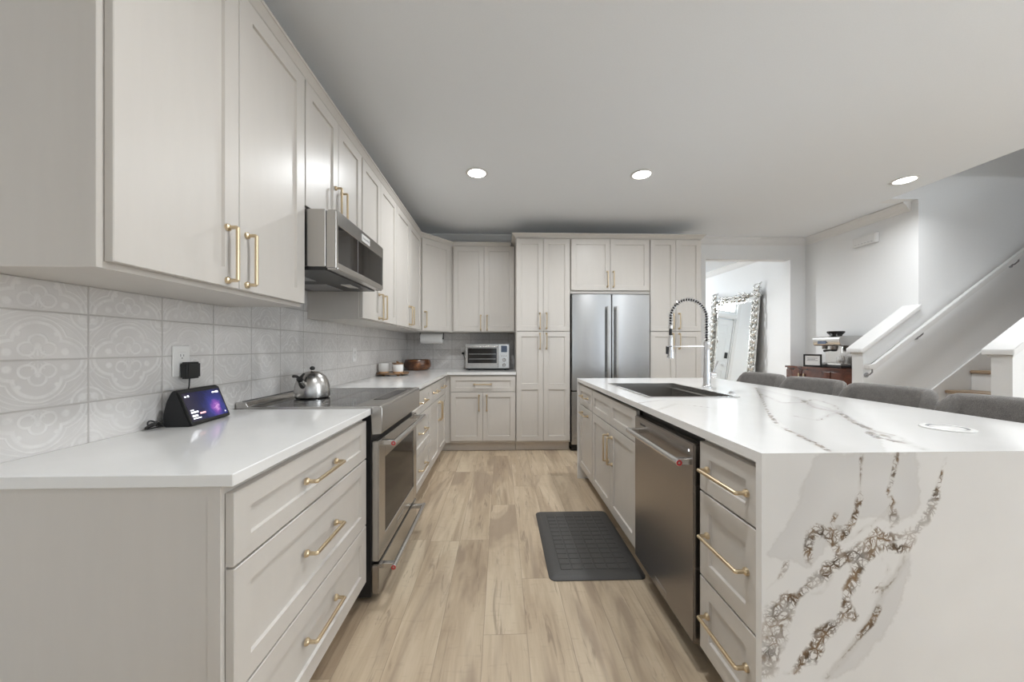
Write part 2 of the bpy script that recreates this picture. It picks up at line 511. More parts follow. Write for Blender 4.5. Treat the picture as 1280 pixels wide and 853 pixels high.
class MB:
    def __init__(s):
        s.bm = bmesh.new()

    def quad(s, *pts):
        return s.bm.faces.new([s.bm.verts.new(p) for p in pts])

    def box(s, x0, x1, y0, y1, z0, z1, b=0.0, seg=1):
        v = [s.bm.verts.new((x, y, z)) for x in (x0, x1) for y in (y0, y1) for z in (z0, z1)]
        fs = [(0, 1, 3, 2), (4, 6, 7, 5), (0, 4, 5, 1), (2, 3, 7, 6), (0, 2, 6, 4), (1, 5, 7, 3)]
        f = [s.bm.faces.new([v[i] for i in q]) for q in fs]
        if b:
            ed = list({e for q in f for e in q.edges})
            bmesh.ops.bevel(s.bm, geom=ed, offset=b, segments=seg, affect='EDGES', clamp_overlap=True)
        return s

    def prism(s, poly, axis, d0, d1, b=0.0, seg=1):
        """poly is a list of 2D points; axis names the extrusion axis"""
        def P(p, d):
            if axis == 'x':
                return (d, p[0], p[1])
            if axis == 'y':
                return (p[0], d, p[1])
            return (p[0], p[1], d)
        a = [s.bm.verts.new(P(p, d0)) for p in poly]
        c = [s.bm.verts.new(P(p, d1)) for p in poly]
        n = len(poly)
        f = [s.bm.faces.new(a[::-1]), s.bm.faces.new(c)]
        for i in range(n):
            f.append(s.bm.faces.new((a[i], a[(i + 1) % n], c[(i + 1) % n], c[i])))
        if b:
            ed = list({e for q in f for e in q.edges})
            bmesh.ops.bevel(s.bm, geom=ed, offset=b, segments=seg, affect='EDGES', clamp_overlap=True)
        return s

    def tube(s, path, r, seg=10, closed=False, cap=True):
        path = [Vector(p) for p in path]
        n = len(path)
        rr = r if isinstance(r, (list, tuple)) else [r] * n
        rings = []
        nrm = None
        for i, p in enumerate(path):
            if closed:
                t = (path[(i + 1) % n] - path[i - 1])
            elif i == 0:
                t = path[1] - path[0]
            elif i == n - 1:
                t = path[-1] - path[-2]
            else:
                t = (path[i + 1] - p).normalized() + (p - path[i - 1]).normalized()
            t.normalize()
            if nrm is None:
                up = Vector((0, 0, 1)) if abs(t.z) < 0.9 else Vector((1, 0, 0))
                nrm = t.cross(up).normalized()
            else:
                nrm = (nrm - t * nrm.dot(t))
                if nrm.length < 1e-6:
                    nrm = t.orthogonal()
                nrm.normalize()
            bn = t.cross(nrm)
            k = 1.0
            if 0 < i < n - 1 and not closed:
                cs = (path[i + 1] - p).normalized().dot(t)
                k = 1 / max(0.5, cs)
            ring = []
            for j in range(seg):
                an = 2 * PI * j / seg
                ring.append(s.bm.verts.new(p + (nrm * math.cos(an) + bn * math.sin(an)) * rr[i] * (k if seg > 4 else 1)))
            rings.append(ring)
        m = n if closed else n - 1
        for i in range(m):
            A, B = rings[i], rings[(i + 1) % n]
            for j in range(seg):
                s.bm.faces.new((A[j], A[(j + 1) % seg], B[(j + 1) % seg], B[j]))
        if cap and not closed:
            s.bm.faces.new(rings[0][::-1])
            s.bm.faces.new(rings[-1])
        return s

    def cyl(s, p0, p1, r, seg=20):
        return s.tube([p0, p1], r, seg)

    def lathe(s, prof, c=(0, 0, 0), seg=32, mat=None, sx=1.0, sy=1.0):
        """prof: (radius, height) pairs, about the local z axis"""
        c = Vector(c)
        rings = []
        for r, z in prof:
            ring = []
            k = 1 if r < 1e-6 else seg
            for j in range(k):
                an = 2 * PI * j / seg
                p = Vector((r * math.cos(an) * sx, r * math.sin(an) * sy, z))
                if mat is not None:
                    p = mat @ p
                ring.append(s.bm.verts.new(c + p))
            rings.append(ring)
        for A, B in zip(rings, rings[1:]):
            if len(A) == 1 and len(B) == 1:
                continue
            for j in range(seg):
                a0, a1 = A[j % len(A)], A[(j + 1) % len(A)]
                b0, b1 = B[j % len(B)], B[(j + 1) % len(B)]
                if len(A) == 1:
                    s.bm.faces.new((a0, b1, b0))
                elif len(B) == 1:
                    s.bm.faces.new((a0, a1, b0))
                else:
                    s.bm.faces.new((a0, a1, b1, b0))
        return s

    def ell(s, c, rx, ry, rz, seg=16, rows=8, mat=None):
        c = Vector(c)
        pr = [(math.sin(PI * i / rows), -math.cos(PI * i / rows)) for i in range(rows + 1)]
        pr[0] = (0, -1)
        pr[-1] = (0, 1)
        mm = Matrix.Diagonal((rx, ry, rz)).to_3x3()
        if mat is not None:
            mm = mat @ mm
        return s.lathe(pr, c, seg, mm)

    def grid(s, fn, us, vs, skip=None):
        V = [[s.bm.verts.new(fn(u, v)) for v in vs] for u in us]
        for i in range(len(us) - 1):
            for j in range(len(vs) - 1):
                if skip and skip((us[i] + us[i + 1]) / 2, (vs[j] + vs[j + 1]) / 2):
                    continue
                s.bm.faces.new((V[i][j], V[i + 1][j], V[i + 1][j + 1], V[i][j + 1]))
        return s

    def build(s, name, mat, parent=None, local=False, sharp=32, fix=True):
        bm = s.bm
        loose = [v for v in bm.verts if not v.link_faces]
        if loose:
            bmesh.ops.delete(bm, geom=loose, context='VERTS')
        if fix:
            bmesh.ops.recalc_face_normals(bm, faces=bm.faces)
        bm.verts.ensure_lookup_table()
        if parent is not None:
            W = MW[parent.name]
            if not local:
                bmesh.ops.transform(bm, matrix=W.inverted(), verts=bm.verts)
            org = None
        else:
            xs = [v.co.x for v in bm.verts]
            ys = [v.co.y for v in bm.verts]
            zs = [v.co.z for v in bm.verts]
            org = Vector(((min(xs) + max(xs)) / 2, (min(ys) + max(ys)) / 2, min(zs)))
            bmesh.ops.translate(bm, verts=bm.verts, vec=-org)
            W = Matrix.Translation(org)
        me = bpy.data.meshes.new(name)
        bm.to_mesh(me)
        bm.free()
        for p in me.polygons:
            p.use_smooth = True
        me.set_sharp_from_angle(angle=math.radians(sharp))
        me.materials.append(mat)
        o = bpy.data.objects.new(name, me)
        COL.objects.link(o)
        if parent is not None:
            o.parent = parent
        else:
            o.location = org
        MW[o.name] = W.copy()
        return o


def tag(o, label, cat, group=None):
    o['label'] = label
    o['category'] = cat
    if group:
        o['group'] = group
    return o


def thing(name, label, cat, loc=(0, 0, 0), rotz=0.0, group=None):
    o = bpy.data.objects.new(name, None)
    COL.objects.link(o)
    o.empty_display_size = 0.1
    o.location = loc
    o.rotation_euler = (0, 0, rotz)
    MW[o.name] = Matrix.Translation(Vector(loc)) @ Matrix.Rotation(rotz, 4, 'Z')
    return tag(o, label, cat, group)


def struct(o):
    o['kind'] = 'structure'
    return o


def kids(o):
    return [c for c in o.children]


def dup(root, loc, rotz=None, label=None):
    r = root.copy()
    COL.objects.link(r)
    r.location = loc
    if rotz is not None:
        r.rotation_euler = (0, 0, rotz)
    if label:
        r['label'] = label

    def rec(src, dst):
        for ch in kids(src):
            c = ch.copy()
            COL.objects.link(c)
            c.parent = dst
            rec(ch, c)
    rec(root, r)
    return r


def lettering(txt, size, name, mat, parent, mw):
    """mw places the text plane (x right, y up) in world space"""
    cu = bpy.data.curves.new('text', 'FONT')
    cu.body = txt
    cu.size = size
    cu.align_x = 'CENTER'
    cu.align_y = 'CENTER'
    cu.extrude = 0.0003
    to = bpy.data.objects.new('text', cu)
    COL.objects.link(to)
    dg = bpy.context.evaluated_depsgraph_get()
    me = bpy.data.meshes.new_from_object(to.evaluated_get(dg))
    bpy.data.objects.remove(to)
    me.transform(MW[parent.name].inverted() @ mw)
    me.materials.clear()
    me.materials.append(mat)
    o = bpy.data.objects.new(name, me)
    COL.objects.link(o)
    o.parent = parent
    MW[o.name] = MW[parent.name].copy()
    return o


def sweep(path, prof, closed=False):
    """sweep a (out, z) profile along a plan polyline; 'out' is to the right of travel"""
    mb = MB()
    P = [Vector((p[0], p[1])) for p in path]
    rings = []
    for i, p in enumerate(P):
        d0 = (P[i] - P[i - 1]).normalized() if i > 0 else (P[1] - P[0]).normalized()
        d1 = (P[i + 1] - P[i]).normalized() if i < len(P) - 1 else d0
        n0 = Vector((d0.y, -d0.x))
        n1 = Vector((d1.y, -d1.x))
        n = (n0 + n1).normalized()
        k = 1 / max(0.3, n.dot(n0))
        rings.append([mb.bm.verts.new((p.x + n.x * k * o, p.y + n.y * k * o, z)) for o, z in prof])
    m = len(prof)
    for A, B in zip(rings, rings[1:]):
        for j in range(m):
            mb.bm.faces.new((A[j], A[(j + 1) % m], B[(j + 1) % m], B[j]))
    mb.bm.faces.new(rings[0])
    mb.bm.faces.new(rings[-1][::-1])
    return mb

# ================================================================== THE ROOM
CEIL = 2.67
WL = -1.235      # left wall
WB = 4.72        # back wall
WR = 4.15        # right wall, running on into the hall
YS0, YS1 = 2.49, 3.41    # stair flight between the two knee walls
FY = -4.1        # wall behind the camera
LX = 6.6         # wall of the living side
HB = 8.25        # far wall of the hall
HL = 1.75        # left wall of the hall

mb = MB()
mb.box(WL - 0.12, LX + 0.12, FY - 0.12, HB + 0.12, -0.10, 0.0)
struct(mb.build('floor', M['floor']))

mb = MB()
mb.box(WL - 0.12, 3.86, FY - 0.12, HB + 0.12, CEIL, CEIL + 0.26)
mb.box(3.86, LX + 0.12, FY - 0.12, YS0, CEIL, CEIL + 0.26)
mb.box(3.86, LX + 0.12, YS1 + 0.11, HB + 0.12, CEIL, CEIL + 0.26)
struct(mb.build('ceiling', M['ceiling']))

mb = MB()
mb.box(WL - 0.12, WL, FY - 0.12, WB, 0, CEIL)
struct(mb.build('wall_left', M['wall']))
mb = MB()          # back wall with the cased opening to the hall
mb.box(WL - 0.12, 2.763, WB, WB + 0.12, 0, CEIL)
mb.box(3.936, WR, WB, WB + 0.12, 0, CEIL)
mb.box(2.763, 3.936, WB, WB + 0.12, 2.387, CEIL)
struct(mb.build('wall_back', M['wall']))
mb = MB()
mb.box(WR, WR + 0.12, YS1, HB, 0, CEIL)
struct(mb.build('wall_right', M['wall']))
mb = MB()          # stair far wall: full height beyond the right wall, and above the ceiling opening
mb.box(WR + 0.12, LX + 0.5, YS1, YS1 + 0.11, 0, CEIL)
mb.box(3.861, LX + 0.5, YS1 + 0.0, YS1 + 0.11, CEIL, 5.0)
struct(mb.build('wall_stair', M['wall']))
mb = MB()
mb.box(3.80, LX + 0.5, YS0 - 0.11, YS0, CEIL + 0.26, 5.0)
mb.box(3.75, 3.86, YS0 - 0.11, YS1 + 0.11, CEIL + 0.26, 5.0)
mb.box(3.75, LX + 0.5, YS0 - 0.11, YS1 + 0.11, 5.0, 5.1)
struct(mb.build('wall_landing', M['wall']))
mb = MB()          # window of the upper landing
mb.box(LX + 0.4, LX + 0.5, YS0, YS1, 0, 3.5)
mb.box(LX + 0.4, LX + 0.5, YS0, YS1, 4.7, 5.0)
struct(mb.build('wall_landing_end', M['wall']))
mb = MB()
mb.box(HL - 0.12, HL, WB + 0.12, HB, 0, CEIL)
struct(mb.build('wall_hall_left', M['wall']))
mb = MB()          # hall far wall with the entry door and its transom
DX0, DX1 = 2.60, 3.52
mb.box(HL - 0.12, DX0, HB, HB + 0.12, 0, CEIL)
mb.box(DX1, WR + 0.12, HB, HB + 0.12, 0, CEIL)
mb.box(DX0, DX1, HB, HB + 0.12, 2.56, CEIL)
mb.box(DX0, DX1, HB, HB + 0.12, 2.07, 2.20)
struct(mb.build('wall_hall_far', M['wall']))


def holes_wall(a0, a1, fixed0, fixed1, axis, holes, z1=CEIL):
    mb = MB()

    def bx(u0, u1, za, zb):
        if u1 - u0 < 1e-4:
            return
        if axis == 'x':
            mb.box(u0, u1, fixed0, fixed1, za, zb)
        else:
            mb.box(fixed0, fixed1, u0, u1, za, zb)
    u = a0
    for h0, h1, za, zb in holes:
        bx(u, h0, 0, z1)
        bx(h0, h1, 0, za)
        bx(h0, h1, zb, z1)
        u = h1
    bx(u, a1, 0, z1)
    return mb


WF = [(-0.35, 1.45, 0.30, 2.45), (2.65, 4.45, 0.30, 2.45)]
struct(holes_wall(WL - 0.12, LX + 0.12, FY - 0.12, FY, 'x', WF).build('wall_front', M['wall']))
WLV = [(-2.4, 0.0, 0.65, 2.4)]
struct(holes_wall(FY, YS0 - 0.11, LX, LX + 0.12, 'y', WLV).build('wall_living', M['wall']))


def window(name, axis, u0, u1, z0, z1, p, nv):
    """frame bars and one pane filling a wall hole"""
    f = MB()
    g = MB()

    def bx(m, a0, a1, za, zb, d0, d1):
        if axis == 'x':
            m.box(a0, a1, p + d0, p + d1, za, zb)
        else:
            m.box(p + d0, p + d1, a0, a1, za, zb)
    w = 0.05
    bx(f, u0, u0 + w, z0, z1, -0.04, 0.04)
    bx(f, u1 - w, u1, z0, z1, -0.04, 0.04)
    bx(f, u0 + w, u1 - w, z0, z0 + w, -0.04, 0.04)
    bx(f, u0 + w, u1 - w, z1 - w, z1, -0.04, 0.04)
    for k in range(1, nv):
        c = u0 + (u1 - u0) * k / nv
        bx(f, c - 0.025, c + 0.025, z0 + w, z1 - w, -0.03, 0.03)
    o = struct(f.build(name, M['trim']))
    bx(g, u0 + w, u1 - w, z0 + w, z1 - w, -0.004, 0.004)
    g.build('pane', M['pane'], o)
    return o


for k, (a, b, za, zb) in enumerate(WF):
    window('window_%d' % (k + 1), 'x', a, b, za, zb, FY - 0.06, 2)
window('window_3', 'y', WLV[0][0], WLV[0][1], WLV[0][2], WLV[0][3], LX + 0.06, 3)
window('window_4', 'x', DX0, DX1, 2.20, 2.56, HB + 0.06, 1)
window('window_5', 'y', YS0, YS1, 3.5, 4.7, LX + 0.45, 1)

# crown mouldings of the room
CROWN = [(0, 0), (0.012, 0), (0.020, 0.012), (0.034, 0.022), (0.058, 0.058), (0.072, 0.070), (0.084, 0.076), (0.084, 0.090), (0, 0.090)]
CR = [(o, CEIL - 0.0905 + z) for o, z in CROWN]
struct(sweep([(WL, FY), (WL, WB), (WR, WB), (WR, YS1 + 0.06)], CR).build('trim_1', M['trim'], sharp=20))
struct(sweep([(HL, HB), (WR, HB), (WR, WB + 0.12)], CR).build('trim_2', M['trim'], sharp=20))
BASE = [(0, 0), (0.014, 0), (0.014, 0.10), (0.008, 0.125), (0, 0.13)]
struct(sweep([(HL, HB), (DX0, HB)], BASE).build('baseboard_hall_far', M['trim']))
struct(sweep([(WR, HB), (WR, WB + 0.12)], BASE).build('baseboard_hall', M['trim']))
struct(sweep([(3.95, WB), (WR, WB), (WR, YS1 + 0.12)], BASE).build('baseboard_right', M['trim']))

# ------------------------------------------------------------------ stairs
SL = 0.735
XE = 3.58
XT = 5.62


def knee(name, y0, y1, x1):
    z0 = 1.165
    mb = MB()
    mb.prism([(XE, 0), (x1, 0), (x1, min(CEIL, z0 + SL * (x1 - XE))), (XE, z0)], 'y', y0, y1)
    return struct(mb.build(name, M['wall']))


knee('wall_knee_far', YS1, YS1 + 0.11, WR)
mb = MB()
zt = 1.165 + SL * (XT - XE)
mb.prism([(XE, 0), (LX + 0.12, 0), (LX + 0.12, CEIL), (XE + (CEIL - 1.165) / SL, CEIL), (XE, 1.165)], 'y', YS0 - 0.11, YS0)
struct(mb.build('wall_knee_near', M['wall']))


def cap(name, y0, y1, x1):
    a = XE - 0.035
    t = 0.042
    z = lambda x: 1.167 + SL * (x - XE)
    mb = MB()
    mb.prism([(a, z(a)), (x1, z(x1)), (x1, z(x1) + t), (a, z(a) + t)], 'y', y0, y1, 0.004)
    # small bed mould under the cap
    mb.prism([(XE - 0.015, z(XE - 0.015) - 0.028), (x1, z(x1) - 0.028), (x1, z(x1)), (XE - 0.015, z(XE - 0.015))], 'y', y0 + 0.016, y0 + 0.0295)
    mb.prism([(XE - 0.015, z(XE - 0.015) - 0.028), (x1, z(x1) - 0.028), (x1, z(x1)), (XE - 0.015, z(XE - 0.015))], 'y', y1 - 0.0295, y1 - 0.016)
    return struct(mb.build(name, M['trim']))


cap('trim_3', YS1 - 0.03, YS1 + 0.14, WR - 0.002)
cap('trim_4', YS0 - 0.14, YS0 + 0.03, XE + (CEIL - 1.22) / SL)

st = thing('staircase', 'staircase with brown oak treads and white risers behind the counter stools', 'stairs', (4.9, 2.95, 0))
rise, run = 0.194, 0.257
x5, n5 = 4.646, 5
tops = []
for k in range(1, 13):
    xn = x5 + run * (k - n5)
    zt = rise * k
    t = MB()
    t.box(xn, xn + run + 0.02, YS0 + 0.004, YS1 - 0.022, zt - 0.030, zt, 0.006, 2)
    t.build('tread', M['tread'], st)
    r = MB()
    r.box(xn + 0.022, xn + 0.040, YS0 + 0.004, YS1 - 0.022, max(0.002, zt - rise), zt - 0.030)
    r.build('riser', M['trim'], st)
sk = MB()
xa, xb = 3.66, 6.5
zf = lambda x: 0.78 + 0.735 * (x - 4.273)
sk.prism([(xa, 0.002), (xa + 0.33, 0.002), (xb, zf(xb) - 0.34), (xb, zf(xb)), (xa, zf(xa))], 'y', YS1 - 0.020, YS1 - 0.002)
sk.build('skirt_board', M['trim'], st)

hr = thing('handrail', 'white wall handrail sloping up beside the staircase', 'handrail', (4.4, 3.37, 1.0))
mb = MB()
zr = lambda x: 1.005 + 0.735 * (x - 3.60)
xe = 5.75
mb.prism([(3.545, 0.985), (3.625, 0.985), (xe, zr(xe) - 0.022), (xe, zr(xe) + 0.024), (3.612, 1.030), (3.545, 1.030)], 'y', 3.325, 3.372, 0.006, 2)
mb.build('rail', M['trim'], hr)
for x in (3.61, 4.12, 5.1):
    b = MB()
    z = zr(x) - 0.03 if x > 3.7 else 0.984
    b.tube([(x, 3.35, z), (x, 3.35, z - 0.03), (x, 3.375, z - 0.055), (x, 3.404, z - 0.06)], 0.006, 8)
    b.cyl((x, 3.402, z - 0.06), (x, 3.409, z - 0.06), 0.024, 14)
    b.build('bracket', M['grey_plastic'], hr)

# ------------------------------------------------------------------ backsplash tile (fixed to the walls)
mb = MB()
mb.box(WL + 0.0005, WL + 0.008, 0.80, WB - 0.0005, 0.9145, 1.379)
mb.box(WL + 0.0005, WL + 0.008, 1.66, 2.30, 1.379, 1.60)
struct(mb.build('backsplash_left', M['tile_left']))
mb = MB()
mb.box(WL + 0.0085, 0.168, WB - 0.008, WB - 0.0005, 0.9145, 1.379)
struct(mb.build('backsplash_back', M['tile_back']))

# ================================================================== CABINETS
FR = 0.057       # rail and stile width


def shaker(x0, x1, z0, z1, panels=None, fr=FR, fr_z=None, t=0.020):
    """front in the local xz plane: face at y=0, back at y=t"""
    mb = MB()
    bm = mb.bm
    e = 0.0018
    fz = fr_z if fr_z else fr
    panels = panels or [(z0 + fz, z1 - fz)]
    V = lambda x, y, z: bm.verts.new((x, y, z))
    F = bm.faces.new
    a0, a1, b0, b1 = x0 + e, x1 - e, z0 + e, z1 - e
    # rim
    back = [V(x0, t, z0), V(x1, t, z0), V(x1, t, z1), V(x0, t, z1)]
    mid = [V(x0, e, z0), V(x1, e, z0), V(x1, e, z1), V(x0, e, z1)]
    frt = [V(a0, 0, b0), V(a1, 0, b0), V(a1, 0, b1), V(a0, 0, b1)]
    F(back[::-1])
    for i in range(4):
        j = (i + 1) % 4
        F((back[i], back[j], mid[j], mid[i]))
        F((mid[i], mid[j], frt[j], frt[i]))
    ix0, ix1 = x0 + fr, x1 - fr
    # stiles
    F([V(a0, 0, b0), V(ix0, 0, b0), V(ix0, 0, b1), V(a0, 0, b1)])
    F([V(ix1, 0, b0), V(a1, 0, b0), V(a1, 0, b1), V(ix1, 0, b1)])
    zs = [b0] + [q for p in panels for q in p] + [b1]
    for k in range(0, len(zs), 2):
        F([V(ix0, 0, zs[k]), V(ix1, 0, zs[k]), V(ix1, 0, zs[k + 1]), V(ix0, 0, zs[k + 1])])
    d, s = 0.009, 0.0025
    for p0, p1 in panels:
        o = [V(ix0, 0, p0), V(ix1, 0, p0), V(ix1, 0, p1), V(ix0, 0, p1)]
        i_ = [V(ix0 + s, d, p0 + s), V(ix1 - s, d, p0 + s), V(ix1 - s, d, p1 - s), V(ix0 + s, d, p1 - s)]
        for i in range(4):
            j = (i + 1) % 4
            F((o[i], o[j], i_[j], i_[i]))
        F(i_)
    bmesh.ops.remove_doubles(bm, verts=bm.verts, dist=1e-6)
    return mb


def pull_mesh(orient, x, z, L):
    """C-shaped bar pull with round flanges standing off the front"""
    mb = MB()
    h = L / 2
    so = -0.034
    r = 0.0058

    def P(a, y):
        return (x, y, z + a) if orient == 'v' else (x + a, y, z)
    mb.tube([P(-h, 0), P(-h, so + 0.004), P(-h + 0.003, so), P(h - 0.003, so), P(h, so + 0.004), P(h, 0)], r, 10)
    for a in (-h, h):
        mb.tube([P(a, 0.0005), P(a, -0.003), P(a, -0.0075), P(a, -0.011)], [0.0118, 0.0118, 0.0105, 0.0065], 14)
    return mb


def cabinet(name, label, cat, loc, rotz, w, depth, z0, z1, fronts, group=None, toe=0.0, stile=0.012, end_panel=None, body_mat=None):
    """local frame: x along the run, y=0 at the door faces going back, z up from loc"""
    root = thing(name, label, cat, loc, rotz, group)
    bz = -loc[2]
    b = MB()
    zb = z0 + (toe if toe else 0) + bz
    if toe:
        b.box(0, w, 0.022, depth, toe + bz, z1 + bz, 0.001)
        b.box(0.0, w, 0.095, depth, bz + 0.001, toe + bz)
    else:
        b.box(0, w, 0.022, depth, z0 + bz, z1 + bz, 0.001)
    if end_panel:
        b.box(-0.002, 0.030, 0.0222, 0.052, (toe if toe else z0) + bz + 0.0006, z1 + bz - 0.0005, 0.0008)
    b.build('body', body_mat or M['paint'], root, local=True)
    if toe:
        k = MB()
        k.box(0.0, w, 0.082, 0.0945, bz + 0.001, toe + bz - 0.001)
        k.build('toe_kick', M['paint_dark'], root, local=True)
    for f in fronts:
        x0, x1, a, c = f['x']
        pn = [(p + bz, q + bz) for p, q in f['panels']] if f.get('panels') else None
        o = shaker(x0, x1, a + bz, c + bz, pn, f.get('fr', FR), f.get('frz')).build(f['k'], M['paint'], root, local=True)
        p = f.get('pull')
        if p:
            pull_mesh(p[0], p[1], p[2] + bz, p[3]).build('pull', M['brass'], o, local=True)
    return root


def door(x0, x1, z0, z1, pull=None, panels=None, fr=FR):
    return dict(k='door', x=(x0, x1, z0, z1), pull=pull, panels=panels, fr=fr)


def drawer(x0, x1, z0, z1, pull=None, fr=0.055, frz=0.05):
    return dict(k='drawer', x=(x0, x1, z0, z1), pull=pull, fr=fr, frz=frz)


ZT = 0.883       # underside of the worktops
D1, D2, D3, D4 = 0.862, 0.688, 0.386, 0.125      # drawer seams
G = 0.0032
VP = 0.172
XF = -0.615      # door faces of the left run
LEFT = PI / 2
RIGHT = -PI / 2
DB = 0.615       # base depth


def three(w, L, off=0.004):
    c = w / 2
    return [drawer(off, w - off, D2 + G, D1, ('h', c, (D1 + D2) / 2, L)),
            drawer(off, w - off, D3 + G, D2 - G, ('h', c, (D3 + D2) / 2 + 0.01, L), frz=0.057),
            drawer(off, w - off, D4, D3 - G, ('h', c, (D3 + D4) / 2 + 0.012, L), frz=0.057)]


cabinet('drawer_cabinet', 'pale greige three-drawer base cabinet at the near left, below the smart display', 'cabinet',
        (XF, 0.832, 0), LEFT, 0.826, DB, 0, ZT, three(0.826, 0.20, 0.010), 'base cabinets', toe=0.105, end_panel=True)
cabinet('drawer_cabinet', 'narrow pale three-drawer base cabinet right after the oven range', 'cabinet',
        (XF, 2.455, 0), LEFT, 0.682, DB, 0, ZT, three(0.682, 0.20), 'base cabinets', toe=0.105)
w = 0.85
cabinet('base_cabinet', 'pale base cabinet in the left run near the corner, two small drawers above two doors', 'cabinet',
        (XF, 3.139, 0), LEFT, w, DB, 0, ZT,
        [drawer(0.004, w / 2 - G / 2, D2 + G, D1, ('h', w / 4, 0.78, 0.17)),
         drawer(w / 2 + G / 2, w - 0.004, D2 + G, D1, ('h', w * 0.75, 0.78, 0.17)),
         door(0.004, w / 2 - G / 2, D4, D2 - G, ('v', w / 2 - 0.035, 0.565, VP)),
         door(w / 2 + G / 2, w - 0.004, D4, D2 - G, ('v', w / 2 + 0.035, 0.565, VP))], 'base cabinets', toe=0.105)
# blind corner filler of the two runs
fl = MB()
fl.box(XF - 0.5, XF - 0.022, 3.991, 4.082, 0.105, ZT)
fl.box(XF - 0.022, XF + 0.032, 4.082, 4.10, 0.105, ZT)
fl.box(XF - 0.5, XF - 0.08, 3.991, 4.15, 0.001, 0.105)
fl.box(-0.70, -0.5825, 4.1425, 4.165, 0.001, 0.105)
tag(fl.build('corner_filler', M['paint']), 'pale upright filler strip in the inside corner between the two base runs', 'filler')

YF = 4.06        # door faces of the back run
w = 0.753
cabinet('base_cabinet', 'pale base cabinet with one wide drawer over two doors, below the toaster oven', 'cabinet',
        (-0.582, YF, 0), 0, w, WB - YF - 0.002, 0, ZT,
        [drawer(0.012, w - 0.006, D2 + G, D1 + 0.006, ('h', w / 2, 0.776, 0.19)),
         door(0.012, w / 2 - G / 2, D4 + 0.005, D2 - G, ('v', w / 2 - 0.042, 0.563, VP)),
         door(w / 2 + G / 2, w - 0.006, D4 + 0.005, D2 - G, ('v', w / 2 + 0.046, 0.563, VP))], 'base cabinets', toe=0.105)

TZ = 2.437
ZM = 1.379
YT = 4.06


def tall(label, x0, x1, rail):
    w = x1 - x0
    c = w / 2
    fr = [door(0.006, c - G / 2, ZM + G, TZ, ('v', c - 0.038, 1.50, VP)),
          door(c + G / 2, w - 0.006, ZM + G, TZ, ('v', c + 0.038, 1.50, VP)),
          door(0.006, c - G / 2, D4, ZM - G, ('v', c - 0.038, 1.268, VP), panels=[(D4 + FR, 0.712), (0.782, ZM - G - FR)]),
          door(c + G / 2, w - 0.006, D4, ZM - G, ('v', c + 0.038, 1.268, VP), panels=[(D4 + FR, 0.712), (0.782, ZM - G - FR)])]
    return cabinet('pantry_cabinet', label, 'cabinet', (x0, YT, 0), 0, w, WB - YT - 0.002, 0, 2.45, fr, 'tall pantry cabinets', toe=0.105)


tall('tall pale pantry cabinet with four doors between the toaster oven and the refrigerator', 0.174, 0.798, True)
tall('tall pale pantry cabinet with four doors right of the refrigerator, beside the hall opening', 1.722, 2.33, True)
w = 1.722 - 0.800
c = w / 2
cabinet('wall_cabinet', 'pale two-door cabinet above the stainless refrigerator', 'cabinet', (0.7995, YT, 1.815), 0, w, WB - YT - 0.002, 1.815, 2.45,
        [door(0.008, c - G / 2, 1.852, TZ, ('v', c - 0.035, 1.981, VP)), door(c + G / 2, w - 0.008, 1.852, TZ, ('v', c + 0.035, 1.981, VP))], 'wall cabinets')

# ---- wall cabinets of the left run
UX = -0.886
UD = 0.347
UZ0, UZ1 = 1.380, 2.43
UT = 2.418
cabinet('wall_cabinet', 'large pale two-door wall cabinet at the near left above the smart display', 'cabinet', (UX, 0.830, UZ0), LEFT, 0.813, UD, UZ0, UZ1,
        [door(0.013, 0.4065 - G / 2, UZ0 + 0.016, UT, ('v', 0.352, 1.502, VP), fr=0.062), door(0.4065 + G / 2, 0.809, UZ0 + 0.016, UT, ('v', 0.440, 1.502, VP), fr=0.062)], 'wall cabinets', end_panel=True)
w = 0.656
cabinet('wall_cabinet', 'short pale two-door wall cabinet above the microwave', 'cabinet', (UX, 1.645, 1.835), LEFT, w, UD, 1.835, UZ1,
        [door(0.004, w / 2 - G / 2, 1.845, UT, ('v', w / 2 - 0.036, 1.965, VP)), door(w / 2 + G / 2, w - 0.004, 1.845, UT, ('v', w / 2 + 0.036, 1.965, VP))], 'wall cabinets')
w = 0.756
cabinet('wall_cabinet', 'pale two-door wall cabinet just past the microwave', 'cabinet', (UX, 2.303, UZ0), LEFT, w, UD, UZ0, UZ1,
        [door(0.012, 0.355 - G / 2, UZ0 + 0.008, UT, ('v', 0.315, 1.495, VP)), door(0.355 + G / 2, w - 0.004, UZ0 + 0.008, UT, ('v', 0.400, 1.495, VP))], 'wall cabinets')
w = 0.95
cabinet('wall_cabinet', 'pale two-door wall cabinet second past the microwave, before the angled corner cabinet', 'cabinet', (UX, 3.061, UZ0), LEFT, w, UD, UZ0, UZ1,
        [door(0.004, 0.44 - G / 2, UZ0 + 0.008, UT, ('v', 0.405, 1.505, VP)), door(0.44 + G / 2, w - 0.020, UZ0 + 0.008, UT, ('v', 0.478, 1.505, VP))], 'wall cabinets')
